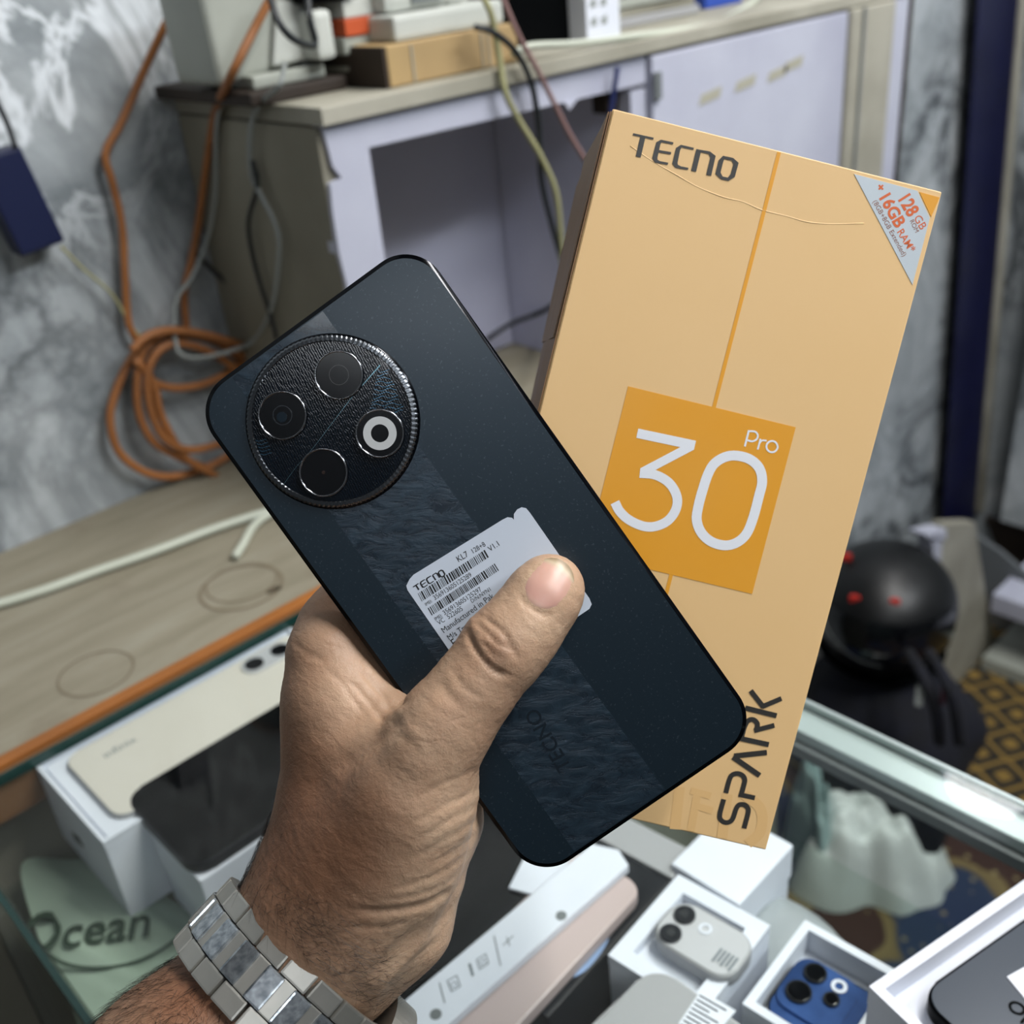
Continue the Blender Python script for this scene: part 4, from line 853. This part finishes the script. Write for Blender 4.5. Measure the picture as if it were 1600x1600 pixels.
nz = fs.Z @ fX.X   # sign of normal against outward (-X)
sg = -1 if nz > 0 else 1
def sidebox(name, v0, v1, d0, d1, o0, o1, mat):
    V = [fX.p(-BW / 2 - o, v, -d) for o in (o0, o1) for (v, d) in ((v0, d0), (v1, d0), (v1, d1), (v0, d1))]
    return put(name, V, [(0, 1, 2, 3), (4, 5, 6, 7), (0, 1, 5, 4), (1, 2, 6, 5), (2, 3, 7, 6), (3, 0, 4, 7)], mat, cb)
def spl(v, d): return (d / BD) * (.0008 + .0025 * max(0, (v + .02) / (BL_ / 2 + .02)))
V = [fX.p(-BW / 2 - o - spl(v, d), v, -d) for o in (.00002, .0004) for (v, d) in ((-BL_ / 2 + .0006, .0006), (-.03, .0006), (BL_ / 2 - .0008, .0006), (BL_ / 2 - .002, BD - .0006), (-.03, BD - .0006), (-BL_ / 2 + .0006, BD - .0006))]
put('side_panel', V, [(0, 1, 4, 5), (1, 2, 3, 4), (6, 7, 10, 11), (7, 8, 9, 10)] + [(i, (i + 1) % 6, 6 + (i + 1) % 6, 6 + i) for i in range(6)], m_sd, cb)
V = [fX.p(-BW / 2 - o - spl(v, d), v, -d) for o in (.0006, .0010) for (v, d) in ((.034, .003), (BL_ / 2 - .001, .001), (BL_ / 2 - .007, BD * .55), (BL_ / 2 - .012, BD), (.036, BD))]
put('side_flap', V, [(0, 1, 2, 3, 4), (5, 6, 7, 8, 9)] + [(i, (i + 1) % 5, 5 + (i + 1) % 5, 5 + i) for i in range(5)], m_sd, t)
def bq_(P, mat, name, w0=.0, w1=.00012): return slab(name, fX, [tuple(fX.uv(*p)) for p in P][::-1], w0, w1, mat, t)
sq = [fX.uv(981.4, 603.6), fX.uv(1243.9, 667.6), fX.uv(1174.5, 927.9)]; cxs = (sq[0] + sq[2]) / 2
sx_, sy_ = (sq[1][0] - (sq[0][0])) , (sq[1][1] - sq[2][1]); x0_, x1_ = sq[0][0], (sq[1][0] + sq[2][0]) / 2; y1_, y0_ = (sq[0][1] + sq[1][1]) / 2, sq[2][1]
slab('orange_square', fX, [(x0_, y0_), (x1_, y0_), (x1_, y1_), (x0_, y1_)], 0, .00010, m_or, t)
lt = fX.uv(1221, 234); lb = fX.uv(1114, 632); lx = (lt[0] + lb[0]) / 2
slab('orange_line', fX, [(lx - .00055, y1_), (lx + .00055, y1_), (lx + .00055, BL_ / 2 - .0006), (lx - .00055, BL_ / 2 - .0006)], 0, .00010, m_or, t)
slab('orange_line', fX, [(lx - .00055, -BL_ / 2 + .0006), (lx + .00055, -BL_ / 2 + .0006), (lx + .00055, y0_), (lx - .00055, y0_)], 0, .00010, m_or, t)
T8 = lambda x, y: fX.uv(970 + x / 8, 190 + y / 8)
strokes('logo_lettering', fX, T8, [([(152, 158), (408, 215)], 26, 0, 0), ([(278, 182), (218, 442)], 66, 0, 0),
  ([(655, 274, 27), (505, 243, 30), (468, 275, 58), (425, 455, 64), (443, 496, 46), (485, 510, 30), (590, 528, 27)], 30, 0, 0), ([(470, 370), (628, 397)], 30, 0, 0),
  ([(910, 342, 27), (755, 307, 30), (715, 345, 58), (676, 520, 64), (697, 558, 46), (745, 574, 30), (842, 592, 27)], 30, 0, 0),
  ([(975, 350), (910, 622)], 66, 0, 0), ([(960, 362, 28), (1105, 390, 34), (1152, 440, 62), (1098, 672, 66)], 30, 0, 0),
  ([(1285, 448, 36), (1395, 472, 36), (1440, 525, 60), (1398, 675, 62), (1340, 722, 38), (1262, 704, 38), (1214, 645, 60), (1250, 498, 62)], 36, 0, 1)], .00012, m_gr, t)
T3 = lambda x, y: fX.uv(930 + x / 4.572, 590 + y / 4.572)
strokes('numeral_30', fX, T3, [([(300, 397), (712, 484)], 70, 0, 0), ([(690, 488), (335, 675)], 64, 0, 0), ([(318, 682), (430, 695), (530, 755), (583, 850), (576, 940), (520, 1020), (430, 1062), (340, 1060), (240, 1015), (175, 955), (140, 890)], 70, 1, 0),
  ([(1005, 557), (1100, 582), (1170, 645), (1192, 740), (1168, 850), (1128, 1000), (1080, 1115), (1010, 1178), (925, 1198), (830, 1172), (760, 1110), (725, 1020), (736, 920), (768, 800), (805, 690), (850, 615), (925, 568)], 73, 1, 1)], .00016, m_wt, t)
strokes('pro_lettering', fX, T3, [([(1068, 492), (1097, 376)], 15, 0, 0), ([(1092, 382), (1140, 386), (1160, 410), (1152, 440), (1120, 455), (1082, 446)], 14, 1, 0), ([(1160, 514), (1180, 437)], 14, 0, 0), ([(1172, 470), (1190, 450), (1224, 450)], 13, 1, 0),
  ([(1262 + 40 * math.cos(a), 493 + 40 * math.sin(a)) for a in np.linspace(0, 5.5, 9)], 14, 1, 1)], .00016, m_wt, t)
T5 = lambda x, y: fX.uv(1080 + x * .175, 1060 + y * .175)
strokes('spark_lettering', fX, T5, [([(471, 1338), (508, 1195), (500, 1150), (465, 1125), (425, 1130), (400, 1165), (375, 1240), (350, 1275), (305, 1286), (265, 1262), (255, 1212), (290, 1078)], 46, 1, 0),
  ([(308, 1022), (340, 905), (365, 862), (415, 848), (460, 868), (478, 905), (470, 950), (443, 1048)], 46, 1, 0), ([(424, 1034), (568, 1066)], 46, 0, 0),
  ([(675, 660), (382, 692)], 50, 0, 0), ([(372, 700), (612, 866)], 50, 0, 0), ([(425, 532), (692, 590)], 48, 0, 0), ([(450, 520), (478, 425), (510, 375), (555, 368), (590, 405), (582, 462)], 46, 1, 0), ([(562, 465), (742, 418)], 46, 0, 0),
  ([(482, 262), (762, 332)], 48, 0, 0), ([(530, 108), (645, 255)], 46, 0, 0), ([(630, 252), (805, 178)], 46, 0, 0)], .00012, m_gr, t)
ghost = m_card('faint_tone_print', '#deb67d')
G = lambda x, y: fX.uv(780 + x * .2875, 1080 + y * .2875)
strokes('ghost_lettering', fX, G, [([(980, 520), (955, 750)], 60, 0, 0), ([(1040, 540), (1150, 570)], 40, 0, 0), ([(1060, 620), (1160, 650)], 40, 0, 0), ([(1080, 540), (1040, 760)], 45, 0, 0), ([(1330, 560), (1420, 640), (1420, 760), (1350, 830)], 60, 1, 0), ([(1240, 560), (1210, 800)], 60, 0, 0)], .00006, ghost, t)
S8 = lambda x, y: (1320 + x / 8, 250 + y / 8)
bq_([S8(*p) for p in ((115, 175), (905, 385), (1062, 725), (845, 1560))], MAT('silvery_white_sticker', '#d5e0e8', .22, .25), 'triangle_sticker')
bq_([S8(*p) for p in ((930, 400), (1185, 470), (1078, 712))], m_or, 'orange_corner')
V, F = [], []; tr = lambda s, a, b, bold=0., asp=1.: textvf(fX, s, fX.uv(*S8(*a)), fX.uv(*S8(*b)), .00016, bold, V, F, asp)
tr('128', (668, 500), (798, 722), .03, 1.2); tr('GB', (858, 728), (945, 880), .0); tr('+', (388, 350), (440, 405), .04); tr('16GB', (430, 480), (640, 860), .03, 1.05); tr('RAM*', (650, 905), (810, 1165), .01, 1.05)
put('sticker_lettering', V, F, MAT('red_orange_ink', '#d0622f', .5), t)
V, F = [], []; tr('ROM', (810, 765), (880, 912)); tr('(8GB+8GB Extended)', (345, 525), (722, 1212)); put('sticker_small_lettering', V, F, MAT('brown_ink', '#8a5a48', .5), t)
# crease ridge across the top
pr = [(945, 190), (985, 228), (1020, 252), (1060, 275), (1090, 292), (1130, 308), (1160, 315), (1190, 328), (1230, 338), (1262, 347), (1300, 350), (1350, 349)]
P = [fX.p(*fX.uv(*p), -.00011 + .00006 * (i % 2)) for i, p in enumerate(pr)]
tube('paper_crease', P[1:], .00018, m_bx, t, 4, 6)

# ------------------------------------------------------------------ hand: smooth union of tapered limbs, meshed as one surface
VX = .75
lo = np.array([-172., -2., 222.]); hi = np.array([34., 216., 348.]); nx, ny, nz_ = [int(v) for v in np.ceil((hi - lo) / VX)]
FLD = np.full((nx, ny, nz_), 30., np.float32)
def cap(a, ra, b, rb, k=7., flat=None, sub=False):
    a, b = np.array(a, float), np.array(b, float); pad = max(ra, rb) + 9; mn = np.minimum(a, b) - pad; mx = np.maximum(a, b) + pad
    i0 = np.maximum(((mn - lo) / VX).astype(int), 0); i1 = np.minimum(((mx - lo) / VX).astype(int) + 1, [nx, ny, nz_])
    if (i1 <= i0).any(): return
    X = (lo[0] + VX * np.arange(i0[0], i1[0])).astype(np.float32)[:, None, None]; Y = (lo[1] + VX * np.arange(i0[1], i1[1])).astype(np.float32)[None, :, None]; Z = (lo[2] + VX * np.arange(i0[2], i1[2])).astype(np.float32)[None, None, :]
    ba = b - a; L2 = ba @ ba + 1e-9; tt = np.clip(((X - a[0]) * ba[0] + (Y - a[1]) * ba[1] + (Z - a[2]) * ba[2]) / L2, 0, 1)
    dx, dy, dz = X - a[0] - tt * ba[0], Y - a[1] - tt * ba[1], Z - a[2] - tt * ba[2]
    if flat: dz = dz * flat
    d = np.sqrt(dx * dx + dy * dy + dz * dz) - (ra + (rb - ra) * tt)
    S = FLD[i0[0]:i1[0], i0[1]:i1[1], i0[2]:i1[2]]
    if sub: d = -d; h = np.maximum(k - np.abs(S - d), 0) / k; S[:] = np.maximum(S, d) + h * h * k / 4
    else: h = np.maximum(k - np.abs(S - d), 0) / k; S[:] = np.minimum(S, d) - h * h * k / 4
def chain(pts, k=7.):
    for p, q in zip(pts[:-1], pts[1:]): cap(CM(*p[:3]), p[3], CM(*q[:3]), q[3], k)
# forearm and wrist
chain([(-20, 2040, 248, 30), (120, 1890, 266, 29), (293, 1694, 285, 27), (431, 1550, 298, 24.0), (520, 1420, 300, 23.5)], 10)
# index-side hand body
chain([(516, 1018, 301, 11.4), (535, 1100, 300, 15.5), (552, 1200, 301, 18), (552, 1300, 301, 21), (525, 1400, 299, 23)], 9)
# thumb metacarpal / thenar
chain([(672, 1165, 275, 12.5), (640, 1240, 281, 16.5), (600, 1320, 289, 20.5), (545, 1410, 296, 23)], 9)
# thumb
chain([(861, 917, 278.4, 8.5), (849, 934, 277.6, 9.4), (815, 982, 275.8, 10.0), (783, 1018, 274.6, 10.6), (738, 1078, 273.8, 10.4), (700, 1128, 273.8, 11.4), (672, 1165, 275, 12.5)], 4)
# web between thumb and index
chain([(652, 1140, 285, 6.5), (600, 1125, 295, 8), (548, 1085, 302, 10)], 7); chain([(640, 1200, 285, 12), (580, 1180, 295, 14)], 8)
# deep palm and heel of the hand
chain([(600, 1130, 312, 11), (615, 1240, 312, 15), (600, 1350, 312, 18), (540, 1440, 307, 19)], 9)
chain([(690, 1212, 300, 10), (688, 1280, 302, 11), (660, 1350, 303, 12)], 6)
chain([(650, 1380, 303, 11.5), (630, 1440, 304, 13), (560, 1510, 305, 13.5)], 6)
chain([(650, 1230, 325, 11), (630, 1330, 322, 16), (590, 1430, 316, 18)], 8)
# index finger behind the phone
chain([(516, 1018, 301, 11.4), (522, 978, 306, 9.6), (570, 900, 310.5, 8.6), (650, 840, 310.5, 7.8), (715, 812, 306, 7.0), (752, 795, 304, 6.2)], 4)
# middle, ring, little fingers between phone and carton
chain([(585, 1090, 312, 10), (650, 1010, 308, 7.2), (740, 950, 304.4, 6.4), (805, 915, 303.4, 5.8)], 3)
chain([(610, 1160, 316, 9.5), (680, 1100, 307, 7.0), (770, 1050, 304.3, 6.3), (835, 1018, 303.3, 5.7)], 3)
chain([(645, 1220, 318, 9), (705, 1180, 308, 6.6), (780, 1145, 304.5, 5.8), (835, 1122, 303.5, 5.2)], 3)
# hollow of the phone's own thickness is kept free: cut by the phone body
gx = (lo[0] + VX * np.arange(nx) - TP[0]).astype(np.float32)[:, None, None]; gy = (lo[1] + VX * np.arange(ny) - TP[1]).astype(np.float32)[None, :, None]; gz = (lo[2] + VX * np.arange(nz_) - TP[2]).astype(np.float32)[None, None, :]; RPo = RP; RP = RP.astype(np.float32)
pu = gx * RP[0, 0] + gy * RP[1, 0] + gz * RP[2, 0]; pv = gx * RP[0, 1] + gy * RP[1, 1] + gz * RP[2, 1]; pw = gx * RP[0, 2] + gy * RP[1, 2] + gz * RP[2, 2]
qx = np.abs(pu) - (37.8 - 3); qy = np.abs(pv) - (81.35 - 3); qz = np.abs(pw - 3.6) - (4.1 - 3)
db = (np.sqrt(np.maximum(qx, 0) ** 2 + np.maximum(qy, 0) ** 2 + np.maximum(qz, 0) ** 2) + np.minimum(np.maximum(np.maximum(qx, qy), qz), 0) - 3).astype(np.float32)
FLD = np.maximum(FLD, -db - .15)
RP = RPo
del gx, gy, gz, pu, pv, pw, qx, qy, qz, db
def surface_nets(f, lo, h):
    s = f < 0; nx, ny, nz = f.shape
    c = np.zeros((nx - 1, ny - 1, nz - 1), np.int8)
    for a in (0, 1):
        for b in (0, 1):
            for d in (0, 1): c += s[a:nx - 1 + a, b:ny - 1 + b, d:nz - 1 + d]
    act = (c > 0) & (c < 8); idx = -np.ones(act.shape, np.int64); I = np.argwhere(act); idx[act] = np.arange(len(I))
    P = np.zeros((len(I), 3)); W = np.zeros(len(I)); corners = [(a, b, d) for a in (0, 1) for b in (0, 1) for d in (0, 1)]
    for ci, p in enumerate(corners):
        for q in corners[ci + 1:]:
            df = [abs(p[k] - q[k]) for k in range(3)]
            if sum(df) != 1: continue
            fa = f[I[:, 0] + p[0], I[:, 1] + p[1], I[:, 2] + p[2]]; fb_ = f[I[:, 0] + q[0], I[:, 1] + q[1], I[:, 2] + q[2]]; m = (fa < 0) != (fb_ < 0)
            t_ = fa[m] / (fa[m] - fb_[m]); P[m] += np.array(p) + (np.array(q) - np.array(p)) * t_[:, None]; W[m] += 1
    P = P / W[:, None] + I; V = lo + P * h; F = []
    for ax in range(3):
        o1, o2 = [(1, 2), (2, 0), (0, 1)][ax]
        sl0 = [slice(1, -1)] * 3; sl0[ax] = slice(0, -1); sl1 = [slice(1, -1)] * 3; sl1[ax] = slice(1, None)
        e = s[tuple(sl0)] != s[tuple(sl1)]; E = np.argwhere(e); 
        for k in range(3):
            if k != ax: E[:, k] += 1
        ins = s[E[:, 0], E[:, 1], E[:, 2]]
        def g(d1, d2): Q = E.copy(); Q[:, o1] -= d1; Q[:, o2] -= d2; return idx[Q[:, 0], Q[:, 1], Q[:, 2]]
        q = np.stack([g(1, 1), g(0, 1), g(0, 0), g(1, 0)], 1); q[~ins] = q[~ins][:, ::-1]; F.append(q)
    F = np.concatenate(F); F = F[(F >= 0).all(1)]; return V, F
HV, HF = surface_nets(FLD, lo, VX); del FLD
def vnormals(V, F):
    n = np.cross(V[F[:, 2]] - V[F[:, 0]], V[F[:, 3]] - V[F[:, 1]]); N = np.zeros_like(V)
    for k in range(4): np.add.at(N, F[:, k], n)
    return N / (np.linalg.norm(N, axis=1)[:, None] + 1e-12)
def lap(V, F, it, lam=.5):
    E = np.concatenate([F[:, [0, 1]], F[:, [1, 2]], F[:, [2, 3]], F[:, [3, 0]]])
    for _ in range(it):
        S = np.zeros_like(V); C = np.zeros(len(V)); np.add.at(S, E[:, 0], V[E[:, 1]]); np.add.at(S, E[:, 1], V[E[:, 0]]); np.add.at(C, E[:, 0], 1); np.add.at(C, E[:, 1], 1)
        V = V + lam * (S / C[:, None] - V)
    return V
HV = lap(HV, HF, 2)
# one level of subdivision only on the part the camera sees closest is not needed: creases are pressed into the vertices
HN = vnormals(HV, HF); HPX = np.stack([HV[:, 0] / HV[:, 2] * FPX + 800, HV[:, 1] / HV[:, 2] * FPX + 800], 1); facing = HN[:, 2] < .25
disp = np.zeros(len(HV))
def crease(P, dep, wd):
    P = np.array(catmull(P, False, 6)); d = np.full(len(HV), 1e9); m = facing & (HPX[:, 0] > P[:, 0].min() - 40) & (HPX[:, 0] < P[:, 0].max() + 40) & (HPX[:, 1] > P[:, 1].min() - 40) & (HPX[:, 1] < P[:, 1].max() + 40)
    q = HPX[m]; dm = np.full(len(q), 1e9); tm = np.zeros(len(q))
    for i in range(len(P) - 1):
        ab = P[i + 1] - P[i]; t_ = np.clip(((q - P[i]) @ ab) / (ab @ ab + 1e-9), 0, 1); dd = np.linalg.norm(q - P[i] - t_[:, None] * ab, axis=1); b = dd < dm; dm[b] = dd[b]; tm[b] = (i + t_[b]) / (len(P) - 1)
    fade = np.clip(np.minimum(tm, 1 - tm) * 6, 0.15, 1); disp[m] -= dep * fade * np.exp(-(dm / wd) ** 2)
for P, dp, wd in (
  ([(730, 984), (735, 1000), (748, 1022), (764, 1040), (780, 1051), (800, 1057)], 1.0, 5), ([(752, 962), (777, 980), (793, 998), (812, 1036)], .55, 4), ([(762, 990), (772, 1001), (786, 1010), (800, 1014)], .45, 3.5), ([(754, 1003), (766, 1018), (780, 1030)], .45, 3.5),
  ([(744, 972), (757, 985), (770, 996)], .4, 3.5), ([(742, 965), (735, 984)], -.35, 8), ([(810, 924), (818, 940), (834, 953), (855, 961), (872, 956)], .35, 4),
  ([(705, 1040), (716, 1062), (735, 1080), (760, 1092)], .25, 5), ([(690, 1062), (700, 1085), (722, 1102)], .22, 5),
  ([(640, 1092), (615, 1100), (596, 1112), (588, 1128)], .9, 6), ([(560, 1045), (580, 1065), (600, 1090), (612, 1110)], .45, 5), ([(540, 1058), (562, 1080), (585, 1108), (596, 1130)], .4, 5), ([(500, 1040), (530, 1062), (552, 1092), (572, 1120)], .3, 5),
  ([(628, 1112), (605, 1138), (580, 1160), (552, 1182), (520, 1215)], 1.3, 15), ([(700, 1085), (660, 1120), (640, 1160)], -.6, 20),
  ([(750, 1196), (725, 1212), (690, 1225), (650, 1250)], .26, 5), ([(757, 1225), (730, 1243), (690, 1262), (640, 1292)], .26, 5), ([(757, 1250), (730, 1268), (690, 1290), (650, 1318)], .26, 5), ([(754, 1275), (722, 1298), (680, 1322), (640, 1345)], .26, 5), ([(748, 1300), (715, 1328), (672, 1350)], .26, 5), ([(740, 1325), (700, 1358), (655, 1378), (600, 1392)], .26, 5),
  ([(728, 1355), (690, 1386), (640, 1402), (580, 1408)], .26, 5), ([(714, 1385), (670, 1412), (610, 1424), (550, 1422)], .8, 6), ([(640, 1440), (600, 1450), (540, 1448)], .3, 5),
  ([(690, 1445), (640, 1490), (600, 1535), (562, 1600)], -.9, 8), ([(665, 1440), (615, 1485), (575, 1530), (540, 1590)], .6, 8), ([(470, 1170), (500, 1230), (510, 1300)], .3, 20), ([(455, 1000), (480, 1020), (510, 1034)], .3, 5)):
    crease(P, dp, wd)
# fine skin folds as low relief
q = HV; disp += facing * .05 * (np.sin(q[:, 0] * 2.1 + 1.7 * np.sin(q[:, 1] * 1.3)) * np.sin(q[:, 1] * 1.9 + 1.3 * np.sin(q[:, 0] * .9)))
HV = HV + HN * disp[:, None]
tone = np.full(len(HV), .35)  # skin pigment, plus the hand's shaded left and lit right painted in
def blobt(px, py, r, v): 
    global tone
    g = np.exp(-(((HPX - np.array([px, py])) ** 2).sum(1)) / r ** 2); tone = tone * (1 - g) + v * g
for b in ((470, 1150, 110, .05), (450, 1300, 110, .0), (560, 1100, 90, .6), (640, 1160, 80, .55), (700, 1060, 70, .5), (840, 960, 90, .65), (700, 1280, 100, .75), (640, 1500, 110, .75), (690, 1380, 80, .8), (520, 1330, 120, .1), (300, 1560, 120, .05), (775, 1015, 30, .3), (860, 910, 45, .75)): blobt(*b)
o_ = thing('person', 'left hand and forearm of a person gripping the dark phone, thumb on its back', 'person', c2w(CM(453, 1527, 303)))
WV = c2w(HV); HN = vnormals(WV, HF)
me = bpy.data.meshes.new('hand'); Vl = WV - ORG[o_]
me.vertices.add(len(Vl)); me.vertices.foreach_set('co', Vl.ravel()); me.loops.add(HF.size); me.loops.foreach_set('vertex_index', HF.ravel().astype(np.int32)); me.polygons.add(len(HF)); me.polygons.foreach_set('loop_start', np.arange(0, HF.size, 4, dtype=np.int32)); me.update(calc_edges=True)
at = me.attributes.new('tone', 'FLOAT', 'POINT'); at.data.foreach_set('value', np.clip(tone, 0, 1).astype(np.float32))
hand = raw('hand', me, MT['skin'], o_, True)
bvh = BVHTree.FromPolygons([tuple(v) for v in WV], [tuple(map(int, f_)) for f_ in HF])
# thumbnail laid on the thumb surface
nax = np.array([.60, -.80]); nbx = np.array([.80, .60]); nc = np.array([856., 915.]); V, F = [], []; NI, NJ = 22, 26; ok = True
for j in range(NJ + 1):
    for i in range(NI + 1):
        s = -1 + 2 * i / NI; tt = -1 + 2 * j / NJ
        r_ = abs(tt) ** 3.2 if tt < 0 else abs(tt) ** 2.6
        wdt = (1 - abs(tt) ** 3.0 * (.50 if tt < 0 else .36)) * 36
        ln = 42 * tt - (7 * s * s if tt > 0 else -9 * s * s) * abs(tt)
        p = nc + nbx * wdt * s + nax * ln; d = ray(*p); d = d / np.linalg.norm(d)
        hit = bvh.ray_cast(Vector(CAM), Vector(d))
        if hit[0] is None: hit = bvh.find_nearest(Vector(CAM + d * .2775))
        h = np.array(hit[0]) if hit[0] is not None else CAM + d * .272
        n_ = np.array(hit[1]) if hit[0] is not None else -d
        if n_ @ d > 0: n_ = -n_
        lift = .00040 * (1 - abs(s) ** 4) * (1 - max(-tt, 0) ** 6) - .00012 + (.00035 if tt > .8 else 0)
        V.append(h + n_ * lift)
V = np.array(V); G_ = V.reshape(NJ + 1, NI + 1, 3)
for _ in range(6): G_[1:-1, 1:-1] = .5 * G_[1:-1, 1:-1] + .125 * (G_[:-2, 1:-1] + G_[2:, 1:-1] + G_[1:-1, :-2] + G_[1:-1, 2:])
F = [(j * (NI + 1) + i, j * (NI + 1) + i + 1, (j + 1) * (NI + 1) + i + 1, (j + 1) * (NI + 1) + i) for j in range(NJ) for i in range(NI)]
nn = NT('thumbnail'); at2 = nn.t.nodes.new('ShaderNodeAttribute'); at2.attribute_name = 'tip'
nn.col(nn.ramp(at2.outputs['Fac'], [(0., '#c9a592'), (.18, '#bd9285'), (.82, '#c09888'), (.90, '#b9a68c'), (.97, '#8a775c')])); nn.p(Roughness=.38, Subsurface_Weight=.1, Subsurface_Scale=.002)
nail = put('thumbnail', G_.reshape(-1, 3), F, nn.m, o_, True)
if nail.data.polygons[0].normal.dot(Vector(ray(857, 914))) > 0: nail.data.flip_normals()
ta = nail.data.attributes.new('tip', 'FLOAT', 'POINT'); ta.data.foreach_set('value', np.repeat(np.linspace(0, 1, NJ + 1), NI + 1).astype(np.float32))
# hair on wrist and forearm
V, F = [], []
cand = np.where((HPX[:, 1] > 1290) & (HPX[:, 0] > 150) & (HPX[:, 1] < 1640) & (HN @ ray(500, 1450) < .25 ))[0]
hc_ = 0
for _ in range(20000):
    i = int(rng.choice(cand)); px, py = HPX[i]; den = 0.
    ax = (px - 433) * -.69 + (py - 1548) * .72; pe = (px - 433) * .72 + (py - 1548) * .69
    if -190 < ax < 150: den = math.exp(-((pe + 10) / 120) ** 2) * math.exp(-((ax + 95) / 55) ** 2)
    if HN[i] @ ray(500, 1450) > -.25 and px < 450 and py < 1420: den = 1.
    if ax > 60: den = max(den, .6 if pe < -40 else .25)
    if py < 1380 and px > 440: den *= .08
    if -66 < ax < 66: den = 0
    if rng.random() > den: continue
    p = WV[i]; n_ = HN[i]; g = A @ np.array([rng.normal(-.2, .45), rng.normal(.55, .35), 0]); g = g - n_ * (g @ n_); g /= np.linalg.norm(g) + 1e-9
    if ax < -40: g = A @ np.array([rng.normal(.75, .3), rng.normal(.25, .4), 0]); g = g - n_ * (g @ n_); g /= np.linalg.norm(g) + 1e-9
    L = rng.uniform(.004, .0095); c1 = rng.normal(0, .4); side = np.cross(n_, g); P = [p - n_ * .0002]
    for s in (.25, .5, .75, 1.): P.append(p + n_ * L * (.30 * s - .18 * s * s) + g * L * s + side * L * c1 * s * s)
    v, f_ = tube_vf(P, .000042, 3, .000012); s0 = len(V); V += list(v); F += [tuple(k_ + s0 for k_ in q_) for q_ in f_]; hc_ += 1
    if hc_ >= 1300: break
hair = put('arm_hair', V, F, MAT('dark_hair', '#1a120d', .55), o_); hair['kind'] = 'stuff'

# ------------------------------------------------------------------ wristwatch
t_arm = None; W0 = CM(440, 1537, 299.); ax_ = np.array([-.69 * .947, .72 * .947, -.32]); ax_ /= np.linalg.norm(ax_)
axw = A @ ax_; u_ = A @ np.array([-.72, -.69, .0]); fWt = Fr(c2w(W0), u_, np.cross(axw, u_)); 
if fWt.Z @ axw < 0: fWt = Fr(fWt.o, fWt.X, -fWt.Y)
t = thing('wristwatch', 'steel bracelet wristwatch on the wrist, polished centre links', 'watch', fWt.o)
def blockmesh(name, a, b, c, bev, mat):
    bm = bmesh.new(); bmesh.ops.create_cube(bm, size=1.)
    for v in bm.verts: v.co = Vector((v.co.x * a, v.co.y * b, v.co.z * c))
    bmesh.ops.bevel(bm, geom=bm.edges[:], offset=bev, segments=2, affect='EDGES', profile=.7)
    me = bpy.data.meshes.new(name); bm.to_mesh(me); bm.free(); me.materials.append(mat); return me
RW = .0295; NL = 21; pitch = 2 * math.pi * RW / NL
mo = blockmesh('outer_link', .0030, pitch * .96, .0057, .0006, MT['steel']); mc_ = blockmesh('centre_link', .0036, pitch * .66, .0098, .0006, MT['steel_pol']); mj = blockmesh('joiner_link', .0028, pitch * .50, .0100, .0004, MT['steel'])
def plc(name, me, a, w_, dr_=0.):
    rad = fWt.X * math.cos(a) + fWt.Y * math.sin(a); tan = -fWt.X * math.sin(a) + fWt.Y * math.cos(a); c = fWt.o + rad * (RW + dr_) + fWt.Z * w_ - ORG[t]
    o = bpy.data.objects.new(name, me); COL.objects.link(o); o.parent = t
    o.matrix_local = Matrix([[rad[0], tan[0], fWt.Z[0], c[0]], [rad[1], tan[1], fWt.Z[1], c[1]], [rad[2], tan[2], fWt.Z[2], c[2]], [0, 0, 0, 1]])
for i in range(NL):
    a = 2 * math.pi * i / NL
    if i in (9, 10, 11): continue
    for s in (-1, 1): plc('outer_link', mo, a, s * .0080)
    plc('centre_link', mc_, a + math.pi / NL, 0, .0003); plc('joiner_link', mj, a, 0, 0)
ca = 2 * math.pi * 10 / NL; rad = fWt.X * math.cos(ca) + fWt.Y * math.sin(ca); fcs = Fr(fWt.o + rad * (RW - .003), np.cross(fWt.Z, rad), fWt.Z)
if fcs.Z @ rad < 0: fcs = Fr(fcs.o, -fcs.X, fcs.Y)
wc = slab('case', fcs, circ(.019, 56), .001, .009, MT['steel'], t, .001); slab('crystal', fcs, circ(.0165, 48), .0091, .0096, MT['blackgl'], wc); slab('crown', fcs, [(.019, -.002), (.022, -.002), (.022, .002), (.019, .002)], .003, .006, MT['steel_pol'], wc, .0003)
